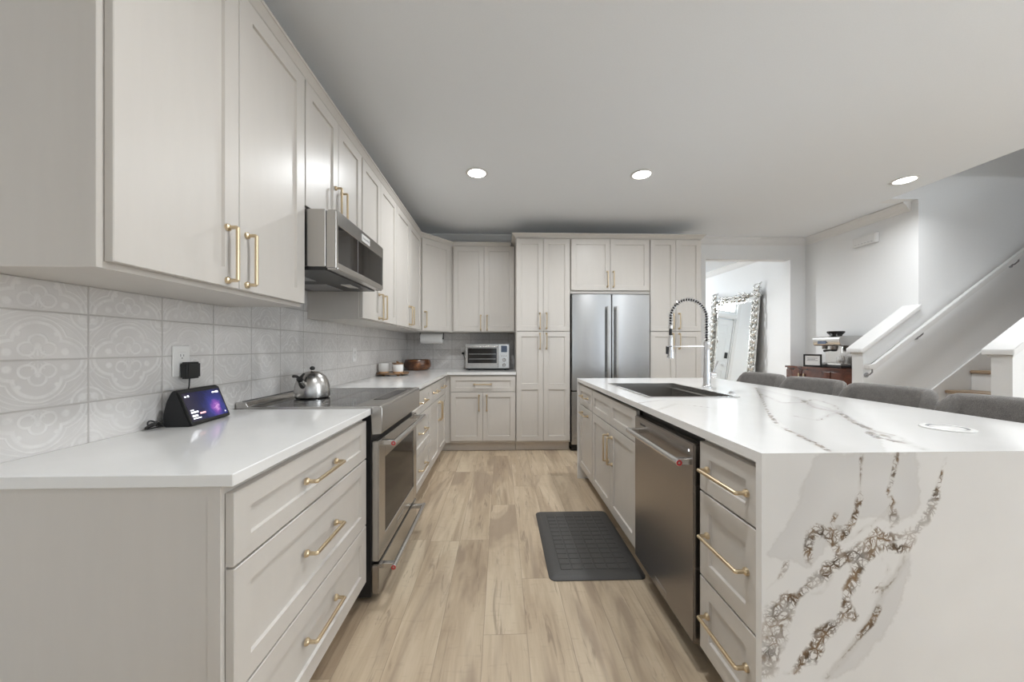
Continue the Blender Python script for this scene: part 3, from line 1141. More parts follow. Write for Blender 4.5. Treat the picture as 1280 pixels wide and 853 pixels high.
# ---- angled corner wall cabinet
PA, PB = Vector((-0.908, 4.012)), Vector((-0.600, 4.40))
dv = (PB - PA)
ang = math.atan2(dv.y, dv.x)
cw = dv.length
nrm = Vector((dv.y, -dv.x)).normalized()
root = thing('corner_cabinet', 'pale angled single-door wall cabinet in the corner above the paper towel roll', 'cabinet', (PA.x + nrm.x * 0.022, PA.y + nrm.y * 0.022, UZ0), ang, 'wall cabinets')
b = MB()
b.prism([(PA.x, PA.y), (PB.x, PB.y), (PB.x, WB - 0.002), (WL + 0.002, WB - 0.002), (WL + 0.002, PA.y)], 'z', UZ0, UZ1, 0.001)
b.build('body', M['paint'], root)
o = shaker(0.020, cw - 0.050, 0.008, UT - UZ0 + 0.006).build('door', M['paint'], root, local=True)
pull_mesh('v', 0.058, 1.512 - UZ0, VP).build('pull', M['brass'], o, local=True)
# ---- back run wall cabinet
w = 0.170 + 0.598
cabinet('wall_cabinet', 'pale two-door wall cabinet on the back wall above the toaster oven', 'cabinet', (-0.598, 4.38, UZ0), 0, w, WB - 4.38 - 0.002, UZ0, 2.445,
        [door(0.018, w / 2 - G / 2 + 0.008, UZ0 + 0.012, 2.436, ('v', w / 2 - 0.032, 1.500, VP)), door(w / 2 + G / 2 + 0.008, w - 0.006, UZ0 + 0.012, 2.436, ('v', w / 2 + 0.046, 1.500, VP))], 'wall cabinets')

# ---- cabinet crowns
KP = [(-0.02, 0), (0.004, 0), (0.008, 0.010), (0.014, 0.014), (0.026, 0.036), (0.034, 0.044), (0.040, 0.046), (0.040, 0.058), (-0.02, 0.058)]
kx = -0.906 - 0.004
kp = [(a * 0.72, UZ1 + z) for a, z in KP]
mb = sweep([(WL + 0.004, 0.832), (kx, 0.832), (kx, 4.010), (-0.600, 4.402), (0.118, 4.402)], kp)
tag(mb.build('crown_molding', M['paint'], sharp=20), 'pale crown molding running along the top of the lower-set wall cabinets on the left', 'molding')
kp = [(a * 1.1, 2.451 + z * 0.88) for a, z in KP]
mb = sweep([(0.172, WB - 0.1), (0.172, 4.084), (2.332, 4.084), (2.332, WB - 0.095)], kp)
tag(mb.build('crown_molding', M['paint'], sharp=20), 'pale crown molding across the top of the tall pantry cabinets and refrigerator cabinet', 'molding')

# ================================================================== WORKTOPS
CT0, CT1 = 0.8845, 0.914


def slab(name, boxes, mat, label, cat):
    mb = MB()
    for b in boxes:
        mb.prism(b, 'z', CT0, CT1, 0.0022, 1)
    o = mb.build(name, mat)
    return tag(o, label, cat)


slab('countertop', [[(WL + 0.001, 0.82), (-0.602, 0.82), (-0.602, 1.672), (WL + 0.001, 1.672)]], M['quartz'],
     'white quartz countertop at the near left, carrying the smart display', 'countertop')
slab('countertop', [[(WL + 0.001, 2.452), (-0.601, 2.452), (-0.601, 4.044), (0.1725, 4.044), (0.1725, WB - 0.001), (WL + 0.001, WB - 0.001)]], M['quartz'],
     'white quartz L-shaped corner countertop carrying the toaster oven and the wooden bowl', 'countertop')

# ---- island slab with waterfall ends
IX0, IX1, IY0, IY1 = 0.700, 1.960, 0.934, 3.245
SX0, SX1, SY0, SY1 = 0.842, 1.335, 1.978, 2.724      # sink cut-out


def lin(a, b, st):
    n = max(1, int(round((b - a) / st)))
    return [a + (b - a) * i / n for i in range(n + 1)]


def cat_(*ls):
    r = []
    for l in ls:
        r += l if not r else l[1:]
    return r


mb = MB()
xs = cat_(lin(IX0, SX0, 0.02), lin(SX0, SX1, 0.02), lin(SX1, IX1, 0.02))
ys = cat_(lin(IY0, SY0, 0.02), lin(SY0, SY1, 0.03), lin(SY1, IY1, 0.03))
hole = lambda u, v: SX0 < u < SX1 and SY0 < v < SY1
mb.grid(lambda u, v: (u, v, CT1), xs, ys, hole)
ntop = len(mb.bm.verts)
zs = lin(0.001, CT1, 0.0152)
mb.grid(lambda u, v: (u, IY0, v), lin(IX0, IX1, 0.0152), zs)
npan = len(mb.bm.verts)
T = 0.022
mb.grid(lambda u, v: (u, v, CT0), xs, ys, hole)
mb.quad((IX0, IY0, CT0), (IX0, IY0, CT1), (IX0, IY1, CT1), (IX0, IY1, CT0))
mb.quad((IX1, IY0, CT0), (IX1, IY1, CT0), (IX1, IY1, CT1), (IX1, IY0, CT1))
mb.quad((IX0, IY1, 0.001), (IX1, IY1, 0.001), (IX1, IY1, CT1), (IX0, IY1, CT1))
for y0, y1 in ((IY0, IY0 + T), (IY1 - T, IY1)):
    for x in (IX0, IX1):
        mb.quad((x, y0, 0.001), (x, y1, 0.001), (x, y1, CT0), (x, y0, CT0))
    mb.quad((IX0, y0, 0.001), (IX1, y0, 0.001), (IX1, y1, 0.001), (IX0, y1, 0.001))
for y in (IY0 + T, IY1 - T):
    mb.quad((IX0, y, 0.001), (IX1, y, 0.001), (IX1, y, CT0), (IX0, y, CT0))
for a, b in (((SX0, SY0), (SX1, SY0)), ((SX1, SY0), (SX1, SY1)), ((SX1, SY1), (SX0, SY1)), ((SX0, SY1), (SX0, SY0))):
    mb.quad((a[0], a[1], CT0), (b[0], b[1], CT0), (b[0], b[1], CT1), (a[0], a[1], CT1))


# vein lines, on the near end panel as (x, z) and on the top as (x, y), in metres
def pan(px, py):
    f, ps = FPX, math.atan(14 / FPX)
    s, c = math.sin(ps), math.cos(ps)
    a, b = (px - 640) / f, (434 - py) / f
    t = IY0 / (-s * a + c)
    return ((c * a + s) * t, 1.2 + b * t)


def top(px, py):
    f, ps = FPX, math.atan(14 / FPX)
    s, c = math.sin(ps), math.cos(ps)
    a, b = (px - 640) / f, (434 - py) / f
    t = (CT1 - 1.2) / b
    return ((c * a + s) * t, (-s * a + c) * t)


Z6 = lambda L: [pan(860 + x / 2.64, 530 + y / 2.64) for x, y in L]
Z5 = lambda L: [top(900 + x / 3.368, 440 + y / 3.368) for x, y in L]
BROWN_P = [
    (Z6([(850, 120), (832, 185), (818, 240)]), 0.006), (Z6([(818, 240), (800, 290), (760, 345), (722, 372)]), 0.016),
    (Z6([(740, 380), (720, 412), (650, 405)]), 0.014), (Z6([(700, 368), (640, 372), (612, 345)]), 0.010),
    (Z6([(610, 385), (560, 425), (500, 450), (455, 490), (420, 520)]), 0.022), (Z6([(420, 520), (370, 560), (330, 595)]), 0.012),
    (Z6([(330, 595), (290, 640), (262, 690), (258, 760), (256, 800)]), 0.034), (Z6([(290, 700), (275, 745)]), 0.032),
    (Z6([(590, 430), (550, 500), (525, 545)]), 0.020), (Z6([(540, 520), (520, 585), (548, 640), (500, 640)]), 0.016),
    (Z6([(470, 670), (430, 700), (420, 770)]), 0.022), (Z6([(420, 720), (385, 770), (355, 815)]), 0.014),
    (Z6([(480, 372), (430, 345), (400, 372), (395, 430), (400, 455)]), 0.015), (Z6([(440, 345), (470, 375), (490, 410), (500, 445)]), 0.013),
    (Z6([(575, 100), (572, 180)]), 0.008), (Z6([(567, 235), (563, 262)]), 0.013), (Z6([(555, 290), (540, 335), (515, 375)]), 0.009),
    (Z6([(690, 95), (680, 150), (660, 230), (680, 262)]), 0.008), (Z6([(676, 290), (680, 320)]), 0.015),
    (Z6([(490, 295), (475, 330)]), 0.010), (Z6([(500, 345), (525, 350)]), 0.012), (Z6([(630, 605), (608, 655), (560, 705)]), 0.010),
    (Z6([(325, 460), (300, 515)]), 0.010), (Z6([(560, 480), (580, 450), (620, 420)]), 0.016), (Z6([(635, 530), (615, 560)]), 0.010),
]
FINE_P = [
    (Z6([(720, 430), (690, 500), (640, 560), (612, 640), (560, 710), (500, 790), (455, 840)]), 0.016),
    (Z6([(690, 95), (675, 170), (655, 230), (690, 265)]), 0.008), (Z6([(575, 98), (570, 180), (560, 270), (520, 370)]), 0.008),
    (Z6([(680, 262), (640, 310), (580, 345), (520, 390)]), 0.008), (Z6([(850, 110), (825, 200), (790, 300)]), 0.008),
    (Z6([(640, 440), (660, 480), (640, 540), (600, 570)]), 0.008), (Z6([(330, 440), (295, 520), (255, 545)]), 0.007),
    (Z6([(480, 500), (440, 560), (410, 560)]), 0.008), (Z6([(310, 815), (330, 830), (345, 815)]), 0.007),
]
GREY_P = [Z6([(430, 98), (385, 200), (330, 340), (290, 380), (265, 430), (400, 470), (520, 330), (600, 300), (700, 330), (770, 270), (745, 98)]),
          Z6([(735, 430), (700, 600), (640, 700), (560, 800), (450, 850), (560, 700), (620, 600), (690, 480)])]
BROWN_T = [(Z5([(205, 255), (235, 300)]), 0.010), (Z5([(320, 345), (345, 360), (420, 395), (455, 418)]), 0.010), (Z5([(515, 262), (560, 295), (640, 330)]), 0.012),
           (Z5([(630, 338), (655, 360), (760, 382)]), 0.014), ([top(755, 504), top(757, 508)], 0.012)]
FINE_T = [(Z5([(150, 150), (180, 200), (205, 260), (245, 312), (330, 350), (400, 388), (470, 424)]), 0.016),
          (Z5([(320, 190), (400, 235), (500, 255), (560, 295), (640, 332), (740, 372), (860, 412)]), 0.018),
          (Z5([(310, 270), (410, 290), (470, 262), (515, 255)]), 0.012), (Z5([(640, 330), (740, 352), (800, 385)]), 0.010),
          (Z5([(330, 215), (400, 200), (480, 225), (520, 260)]), 0.012), (Z5([(180, 180), (260, 215), (330, 215)]), 0.012),
          ([top(757, 506), top(790, 505), top(830, 500)], 0.012), ([top(800, 520), top(845, 505), top(905, 512)], 0.010)]
GREY_T = [Z5([(150, 150), (205, 260), (330, 350), (470, 424), (700, 424), (640, 330), (510, 255), (320, 190)])]


def seg_d(p, a, b):
    vx, vy = b[0] - a[0], b[1] - a[1]
    L = vx * vx + vy * vy
    t = 0 if L == 0 else max(0, min(1, ((p[0] - a[0]) * vx + (p[1] - a[1]) * vy) / L))
    return math.hypot(p[0] - a[0] - vx * t, p[1] - a[1] - vy * t)


def net(p, lines):
    best = 9.0
    for L, wd in lines:
        for a, b in zip(L, L[1:]):
            if abs(p[0] - a[0]) > 0.6 or abs(p[1] - a[1]) > 0.9:
                continue
            best = min(best, seg_d(p, a, b) / wd)
    return min(best, 4.0)


def inside(p, polys):
    """signed distance to the grey fields, positive inside, clamped"""
    best = -0.2
    for P in polys:
        dd = min(seg_d(p, a, b) for a, b in zip(P, P[1:] + P[:1]))
        k = False
        for (x0, y0), (x1, y1) in zip(P, P[1:] + P[:1]):
            if (y0 > p[1]) != (y1 > p[1]) and p[0] < (x1 - x0) * (p[1] - y0) / (y1 - y0) + x0:
                k = not k
        best = max(best, dd if k else -dd)
    return max(-0.2, min(0.2, best))


la, lb, lg = (mb.bm.verts.layers.float.new(q) for q in ('brown_vein', 'fine_vein', 'grey_field'))
mb.bm.verts.ensure_lookup_table()
for i, v in enumerate(mb.bm.verts):
    if i < ntop:
        p = (v.co.x, v.co.y)
        v[la], v[lb], v[lg] = net(p, BROWN_T), net(p, [(q, w * 1.5) for q, w in FINE_T]), inside(p, GREY_T)
    elif i < npan:
        p = (v.co.x, v.co.z)
        v[la], v[lb], v[lg] = net(p, BROWN_P), net(p, FINE_P), inside(p, GREY_P)
    else:
        v[la], v[lb], v[lg] = 4.0, 4.0, -0.2
isl = mb.build('island_countertop', M['quartz_vein'], fix=False)
tag(isl, 'white quartz island top with waterfall ends and brown veining', 'countertop')

# ================================================================== ISLAND CABINETS
IXF = 0.715
ID = 0.80
three_i = three(0.303, 0.196)
cabinet('drawer_cabinet', 'narrow pale three-drawer cabinet at the near end of the island, beside the dishwasher', 'cabinet',
        (IXF, 1.262, 0), RIGHT, 0.303, ID, 0, ZT, three_i, 'base cabinets', toe=0.105)
w = 0.905
cabinet('sink_cabinet', 'pale two-door sink cabinet in the island with a false drawer front, under the steel sink', 'cabinet',
        (IXF, 2.762, 0), RIGHT, w, ID, 0, 0.64,
        [drawer(0.004, w / 2 + 0.0, D2 + G, D1), drawer(w / 2, w - 0.004, D2 + G, D1),
         door(0.004, w / 2 - G / 2, D4, D2 - G, ('v', w / 2 - 0.038, 0.53, VP)),
         door(w / 2 + G / 2, w - 0.004, D4, D2 - G, ('v', w / 2 + 0.042, 0.53, VP))], 'base cabinets', toe=0.105)
w = 0.455
cabinet('base_cabinet', 'narrow pale cabinet with one drawer over one door at the far end of the island', 'cabinet',
        (IXF, 3.221, 0), RIGHT, w, ID, 0, ZT,
        [drawer(0.004, w - 0.004, D2 + G, D1, ('h', w / 2, 0.775, 0.19)),
         door(0.004, w - 0.004, D4, D2 - G, ('h', w / 2, 0.63, 0.19))], 'base cabinets', toe=0.105)
mb = MB()
mb.box(1.517, 1.540, 0.958, 3.221, 0.001, ZT)
tag(mb.build('island_back_panel', M['paint']), 'pale panel closing the seating side of the island behind the stools', 'panel')

# ------------------------------------------------------------------ sink
sk = thing('kitchen_sink', 'large rectangular stainless steel sink set into the island top', 'sink', (1.09, 2.35, 0.66))
mb = MB()
r0 = (SX0 - 0.013, SX1 + 0.013, SY0 - 0.014, SY1 + 0.014)
h = 0.9195
i0 = (SX0 + 0.004, SX1 - 0.004, SY0 + 0.004, SY1 - 0.004)
for a in ((r0[0], i0[0], r0[2], r0[3]), (i0[1], r0[1], r0[2], r0[3]), (i0[0], i0[1], r0[2], i0[2]), (i0[0], i0[1], i0[3], r0[3])):
    mb.box(a[0], a[1], a[2], a[3], CT1 + 0.0006, h)
mb.build('rim', M['steel_light'], sk)
mb = MB()
bz = 0.668
for a in ((i0[0], i0[0] + 0.004, i0[2], i0[3]), (i0[1] - 0.004, i0[1], i0[2], i0[3]), (i0[0], i0[1], i0[2], i0[2] + 0.004), (i0[0], i0[1], i0[3] - 0.004, i0[3])):
    mb.box(a[0], a[1], a[2], a[3], bz, h - 0.001)
mb.box(i0[0], i0[1], i0[2], i0[3], bz - 0.004, bz)
# ledge that carries a sliding rack
mb.box(i0[1] - 0.022, i0[1] - 0.004, i0[2] + 0.004, i0[3] - 0.004, 0.878, 0.884)
mb.box(i0[0] + 0.004, i0[0] + 0.022, i0[2] + 0.004, i0[3] - 0.004, 0.878, 0.884)
mb.build('basin', M['steel'], sk)
mb = MB()
mb.lathe([(0, 0.671), (0.03, 0.671), (0.045, 0.6735), (0.047, 0.669)], (1.09, 2.35, 0))
mb.build('drain', M['chrome'], sk)

# ------------------------------------------------------------------ faucet
fx, fy = 1.452, 2.465
fa = thing('kitchen_faucet', 'tall chrome spring-neck kitchen faucet with pull-down spray behind the sink', 'faucet', (fx, fy, CT1))
mb = MB()
mb.lathe([(0, 0.9145), (0.031, 0.9145), (0.031, 0.922), (0.026, 0.928), (0.0235, 0.945), (0.0235, 1.00), (0.021, 1.03), (0.0195, 1.13), (0.0185, 1.20), (0.021, 1.215), (0.021, 1.235), (0.016, 1.242), (0.0, 1.242)], (fx, fy, 0), 24)
mb.build('body', M['chrome'], fa)
# riser and spring follow one arched path
path = []
zr0, zc, R = 1.242, 1.405, 0.129
for k in range(9):
    path.append(Vector((fx - 0.002, fy, zr0 + (zc - zr0) * k / 8)))
for k in range(1, 29):
    a = PI * k / 28
    path.append(Vector((fx - R + R * math.cos(a) - 0.002, fy, zc + R * 1.0 * math.sin(a))))
for k in range(1, 6):
    path.append(Vector((fx - 2 * R - 0.002, fy, zc - 0.055 * k / 5)))
mb = MB()
mb.tube(path, 0.0075, 10)
mb.build('hose', M['black'], fa)
# helical spring
cum = [0.0]
for a, b in zip(path, path[1:]):
    cum.append(cum[-1] + (b - a).length)
tot = cum[-1]


def along(s):
    for i in range(len(path) - 1):
        if s <= cum[i + 1] or i == len(path) - 2:
            t = (s - cum[i]) / (cum[i + 1] - cum[i])
            p = path[i].lerp(path[i + 1], t)
            d = (path[i + 1] - path[i]).normalized()
            return p, d


coil = []
turns = 34
for k in range(turns * 10 + 1):
    s = tot * k / (turns * 10)
    p, d = along(s)
    n = d.cross(Vector((0, 1, 0))).normalized()
    an = 2 * PI * k / 10
    coil.append(p + (n * math.cos(an) + Vector((0, 1, 0)) * math.sin(an)) * 0.0138)
mb = MB()
mb.tube(coil, 0.0027, 6)
mb.build('spring', M['chrome'], fa)
hx = fx - 2 * R - 0.002
mb = MB()
mb.lathe([(0, 1.350), (0.0145, 1.350), (0.0145, 1.330), (0.009, 1.326), (0.009, 1.285), (0.014, 1.280), (0.0165, 1.262), (0.0165, 1.20), (0.019, 1.17), (0.0235, 1.135), (0.0235, 1.124), (0.019, 1.120), (0, 1.120)], (hx, fy, 0), 22)
hd = mb.build('spray_head', M['chrome'], fa)
mb = MB()
mb.lathe([(0.0105, 1.3265), (0.0108, 1.284), (0.0, 1.284)], (hx, fy, 0), 16)
mb.box(hx - 0.031, hx - 0.016, fy - 0.008, fy + 0.008, 1.150, 1.205, 0.003)
mb.build('spray_trigger', M['black'], hd)
mb = MB()
mb.cyl((fx - 0.018, fy, 1.205), (hx + 0.024, fy, 1.205), 0.0030, 10)
ring = [(hx + 0.0255 * math.cos(2 * PI * k / 24), fy + 0.0255 * math.sin(2 * PI * k / 24), 1.205) for k in range(24)]
mb.tube(ring, 0.004, 8, closed=True)
mb.build('support_arm', M['chrome'], fa)
mb = MB()
mb.cyl((fx + 0.02, fy, 1.005), (fx + 0.058, fy, 1.005), 0.0205, 20)
mb.tube([(fx + 0.046, fy, 1.02), (fx + 0.052, fy - 0.002, 1.045), (fx + 0.075, fy - 0.004, 1.10)], [0.006, 0.005, 0.0045], 10)
mb.build('lever_handle', M['chrome'], fa)
mb = MB()
mb.lathe([(0, 0.9145), (0.021, 0.9145), (0.021, 0.921), (0.015, 0.924), (0.015, 0.930), (0, 0.932)], (1.415, 2.135, 0), 20)
tag(mb.build('air_switch_button', M['chrome']), 'small round chrome push button on the island top near the sink corner', 'button')

pu = thing('pop_up_outlet', 'round white pop-up outlet cover flush in the near right of the island top', 'outlet', (1.565, 1.200, CT1))
mb = MB()
mb.lathe([(0, 0.9147), (0.066, 0.9147), (0.066, 0.917), (0.062, 0.9185), (0.050, 0.9190), (0.0485, 0.9160), (0.0, 0.9160)], (1.565, 1.2, 0), 40)
mb.build('flange', M['grey_plastic'], pu)
mb = MB()
mb.lathe([(0.067, 0.9147), (0.067, 0.9172), (0.062, 0.9187), (0.052, 0.9192), (0.0505, 0.9186), (0.0505, 0.9147)], (1.565, 1.2, 0), 40)
mb.build('rim', M['white_plastic'], pu)
mb = MB()
mb.lathe([(0, 0.9192), (0.040, 0.9192), (0.0425, 0.9178), (0.0425, 0.9174), (0, 0.9174)], (1.565, 1.2, 0), 40)
mb.build('lid', M['white_plastic'], pu)

# ------------------------------------------------------------------ dishwasher
DY0, DY1 = 1.268, 1.850
dw = thing('dishwasher', 'dark stainless dishwasher with a bar handle built into the island', 'dishwasher', (0.95, 1.56, 0))
mb = MB()
mb.box(0.745, 1.30, DY0, DY1, 0.09, 0.880)
mb.box(0.80, 1.30, DY0, DY1, 0.002, 0.09)
mb.build('body', M['black_metal'], dw)
dy0, dy1 = DY0 + 0.005, DY1 - 0.012
mb = MB()
mb.box(0.700, 0.744, dy0, dy1, 0.118, 0.846, 0.004, 2)
dr = mb.build('door', M['steel_dark'], dw)
hz = 0.776
mb = MB()
mb.cyl((0.652, dy0 + 0.012, hz), (0.652, dy1 - 0.035, hz), 0.0125, 20)
for y in (dy0 + 0.030, dy1 - 0.05):
    mb.box(0.654, 0.7005, y - 0.012, y + 0.012, hz - 0.012, hz + 0.012, 0.002)
hn = mb.build('handle', M['steel_light'], dr)


def medallion(parent, c, d, r):
    """red ring badge on a bar end: c centre, d unit direction outwards"""
    c, d = Vector(c), Vector(d)
    q = Vector((0, 0, 1)).rotation_difference(d).to_matrix()
    m1 = MB()
    m1.lathe([(0, 0.0), (r * 1.12, 0.0), (r * 1.12, 0.0025), (r * 0.98, 0.0035), (0, 0.0036)], c, 24, q)
    o = m1.build('medallion_ring', M['steel_light'], parent)
    m2 = MB()
    m2.lathe([(r * 0.40, 0.0030), (r * 0.45, 0.0048), (r * 0.9, 0.0048), (r * 0.94, 0.0030)], c, 24, q)
    m2.build('medallion_face', M['red'], parent)
    return o


medallion(hn, (0.652, dy0 + 0.012, hz), (0, -1, 0), 0.0115)
mb = MB()
mb.box(0.6985, 0.7002, 1.485, 1.592, 0.139, 0.162, 0.0004)
bd = mb.build('badge_plate', M['steel_light'], dr)
mb = MB()
mb.box(0.6979, 0.6986, 1.490, 1.587, 0.1425, 0.1585)
bi = mb.build('badge_inset', M['steel_dark'], dr)
Rm = Matrix.Rotation(RIGHT, 4, 'Z') @ Matrix.Rotation(PI / 2, 4, 'X')
lettering('KitchenAid', 0.016, 'lettering', M['steel_light'], dr, Matrix.Translation((0.6977, 1.5385, 0.1500)) @ Rm)
lettering('KitchenAid', 0.014, 'lettering', M['black'], dr, Matrix.Translation((0.6998, 1.735, 0.815)) @ Rm)
mb = MB()
mb.cyl((0.6995, 1.305, 0.815), (0.701, 1.305, 0.815), 0.0045, 12)
mb.build('indicator_light', M['led'], dr)

# ------------------------------------------------------------------ range
RY0, RY1 = 1.678, 2.446
rg = thing('oven_range', 'stainless slide-in oven range with black glass cooktop in the left run', 'range', (-0.9, 2.06, 0))
mb = MB()
mb.box(-1.215, -0.606, RY0 + 0.004, RY1 - 0.004, 0.03, 0.896)
for y in (RY0 + 0.06, RY1 - 0.06):
    for x in (-1.15, -0.70):
        mb.cyl((x, y, 0.001), (x, y, 0.031), 0.016, 12)
mb.build('body', M['black_metal'], rg)
mb = MB()
mb.box(-1.165, -0.685, RY0 + 0.006, RY1 - 0.006, 0.900, 0.9215, 0.002)
ct = mb.build('cooktop', M['cook_glass'], rg)
mb = MB()
mb.box(-1.168, -0.683, RY0 + 0.001, RY0 + 0.0055, 0.897, 0.9222)
mb.box(-1.168, -0.683, RY1 - 0.0055, RY1 - 0.001, 0.897, 0.9222)
mb.build('cooktop_edge', M['steel'], ct)
mb = MB()
for (x, y, r) in ((-1.03, 1.87, 0.075), (-1.03, 2.25, 0.095), (-0.80, 1.87, 0.105), (-0.80, 2.25, 0.075)):
    mb.lathe([(r, 0.9217), (r, 0.9219), (r - 0.0015, 0.9219), (r - 0.0015, 0.9217)], (x, y, 0), 40)
mb.build('burner_ring', M['grey_plastic'], ct)
# rear vent trim
mb = MB()
mb.prism([(-1.222, 0.897), (-1.166, 0.897), (-1.166, 0.926), (-1.180, 0.944), (-1.222, 0.944)], 'y', RY0 + 0.001, RY1 - 0.001, 0.002)
vt = mb.build('vent_trim', M['steel'], rg)
mb = MB()
for k in range(5):
    y0 = RY0 + 0.03 + k * 0.144
    mb.box(-1.212, -1.190, y0, y0 + 0.128, 0.9435, 0.9448)
mb.build('vent_slot', M['black'], vt)
# control fascia
mb = MB()
mb.prism([(-0.684, 0.897), (-0.684, 0.9235), (-0.575, 0.9255), (-0.560, 0.923), (-0.5535, 0.914), (-0.5535, 0.802), (-0.558, 0.794), (-0.60, 0.790), (-0.604, 0.897)], 'y', RY0, RY1, 0.0015)
fs = mb.build('control_panel', M['steel'], rg)
mb = MB()
mb.box(-0.668, -0.600, RY0 + 0.22, RY1 - 0.15, 0.9235, 0.9258)
mb.build('touch_display', M['black_glass'], fs)
# oven door
mb = MB()
oy0, oy1 = RY0 + 0.010, RY1 - 0.010
z0, z1 = 0.192, 0.757
wy0, wy1, wz0, wz1 = oy0 + 0.095, oy1 - 0.085, 0.285, 0.655
X1, X0 = -0.5715, -0.604
mb.box(X0, X1, oy0, wy0, z0, z1, 0.004, 2)
mb.box(X0, X1, wy1, oy1, z0, z1, 0.004, 2)
mb.box(X0, X1 - 0.0002, wy0 - 0.004, wy1 + 0.004, z0, wz0, 0.003)
mb.box(X0, X1 - 0.0002, wy0 - 0.004, wy1 + 0.004, wz1, z1, 0.003)
od = mb.build('oven_door', M['steel'], rg)
mb = MB()
mb.box(X0 + 0.004, X1 - 0.004, wy0, wy1, wz0, wz1)
mb.build('oven_window', M['oven_glass'], od)
mb = MB()
mb.box(X1 - 0.001, X1 + 0.002, oy0 + 0.30, oy0 + 0.42, 0.222, 0.248, 0.0006)
bp = mb.build('badge_plate', M['steel_light'], od)
Lm = Matrix.Rotation(LEFT, 4, 'Z') @ Matrix.Rotation(PI / 2, 4, 'X')
lettering('KitchenAid', 0.017, 'lettering', M['steel_dark'], od, Matrix.Translation((X1 + 0.0022, oy0 + 0.36, 0.235)) @ Lm)


def bar(parent, y0, y1, z, name='handle'):
    m = MB()
    m.cyl((-0.510, y0, z), (-0.510, y1, z), 0.0125, 20)
    for y in (y0 + 0.022, y1 - 0.022):
        m.box(-0.573, -0.512, y - 0.013, y + 0.013, z - 0.012, z + 0.012, 0.002)
    o = m.build(name, M['steel_light'], parent)
    medallion(o, (-0.510, y0, z), (0, -1, 0), 0.0115)
    return o


bar(od, RY0 + 0.035, RY1 - 0.06, 0.742)
# lower drawer
mb = MB()
mb.box(X0, X1, oy0, oy1, 0.040, 0.176, 0.004, 2)
wd = mb.build('warming_drawer', M['steel'], rg)
bar(wd, RY0 + 0.035, RY1 - 0.06, 0.152)

# ------------------------------------------------------------------ microwave
MY0, MY1 = 1.649, 2.292
MZ0, MZ1 = 1.552, 1.831
mw = thing('microwave', 'stainless over-the-range microwave with dark glass door under the short cabinet', 'microwave', (-0.98, 1.97, MZ0))
mb = MB()
mb.box(WL + 0.009, -0.800, MY0, MY1, MZ0 + 0.016, MZ1, 0.002)
mb.build('body', M['steel'], mw)
mb = MB()
mb.box(WL + 0.02, -0.80, MY0 + 0.006, MY1 - 0.006, MZ0, MZ0 + 0.0155)
bt = mb.build('underside', M['black_metal'], mw)
mb = MB()
for y0 in (MY0 + 0.05, MY1 - 0.27):
    mb.box(-1.16, -0.98, y0, y0 + 0.22, MZ0 - 0.003, MZ0 + 0.001)
mb.build('grease_filter', M['grey_plastic'], bt)
mb = MB()
mb.box(-0.90, -0.85, MY1 - 0.26, MY1 - 0.14, MZ0 - 0.002, MZ0 + 0.001)
mb.build('cooktop_lamp', M['ceramic'], bt)
mb = MB()
fx0, fx1 = -0.799, -0.748
gy0, gy1, gz0, gz1 = MY0 + 0.022, MY1 - 0.030, MZ0 + 0.038, MZ1 - 0.070
mb.box(fx0, fx1, MY0, gy0, MZ0 + 0.004, MZ1, 0.008, 3)
mb.box(fx0, fx1, gy1, MY1, MZ0 + 0.004, MZ1, 0.008, 3)
mb.box(fx0, fx1 - 0.0003, gy0 - 0.010, gy1 + 0.010, gz1, MZ1 - 0.001, 0.003)
mb.box(fx0, fx1 - 0.0003, gy0 - 0.010, gy1 + 0.010, MZ0 + 0.005, gz0, 0.003)
md = mb.build('door', M['steel'], mw)
mb = MB()
mb.box(fx0 + 0.01, fx1 - 0.003, gy0, gy1, gz0, gz1)
mb.build('door_glass', M['black_glass'], md)
mb = MB()
mb.box(fx1 - 0.004, fx1 - 0.0024, MY0 + 0.245, MY0 + 0.249, gz0, gz1)
mb.build('glass_seam', M['grey_plastic'], md)
mb = MB()
mb.box(fx1 - 0.001, fx1 + 0.0025, MY0 + 0.292, MY0 + 0.405, MZ1 - 0.058, MZ1 - 0.020, 0.0008)
mb.build('badge_plate', M['white_plastic'], md)
lettering('KitchenAid', 0.020, 'lettering', M['grey_plastic'], md, Matrix.Translation((fx1 + 0.0028, MY0 + 0.3485, MZ1 - 0.039)) @ Lm)

# ------------------------------------------------------------------ refrigerator
FX0, FX1 = 0.806, 1.716
rf = thing('refrigerator', 'tall stainless french-door refrigerator between the pantry cabinets', 'refrigerator', (1.26, 4.37, 0))
mb = MB()
mb.box(FX0, FX1, 4.105, 4.70, 0.05, 1.800)
mb.build('body', M['black_metal'], rf)
mb = MB()
mb.box(FX0 + 0.01, FX1 - 0.01, 4.09, 4.65, 0.004, 0.05)
mb.build('base_grille', M['black'], rf)
fm = (FX0 + FX1) / 2 + 0.003


def bowed(x0, x1, z0, z1, y, depth, bow, cx, hw):
    """door with a gently bowed front"""
    m = MB()
    N = 14
    P = [(x0 + (x1 - x0) * k / N, y + bow * ((x0 + (x1 - x0) * k / N - cx) / hw) ** 2) for k in range(N + 1)]
    e = 0.006
    P[0] = (P[0][0], P[0][1] + e)
    P.insert(1, (x0 + e, y + bow * ((x0 + e - cx) / hw) ** 2))
    P[-1] = (P[-1][0], P[-1][1] + e)
    P.insert(-1, (x1 - e, y + bow * ((x1 - e - cx) / hw) ** 2))
    poly = P + [(x1, y + depth), (x0, y + depth)]
    m.prism(poly, 'z', z0, z1)
    return m


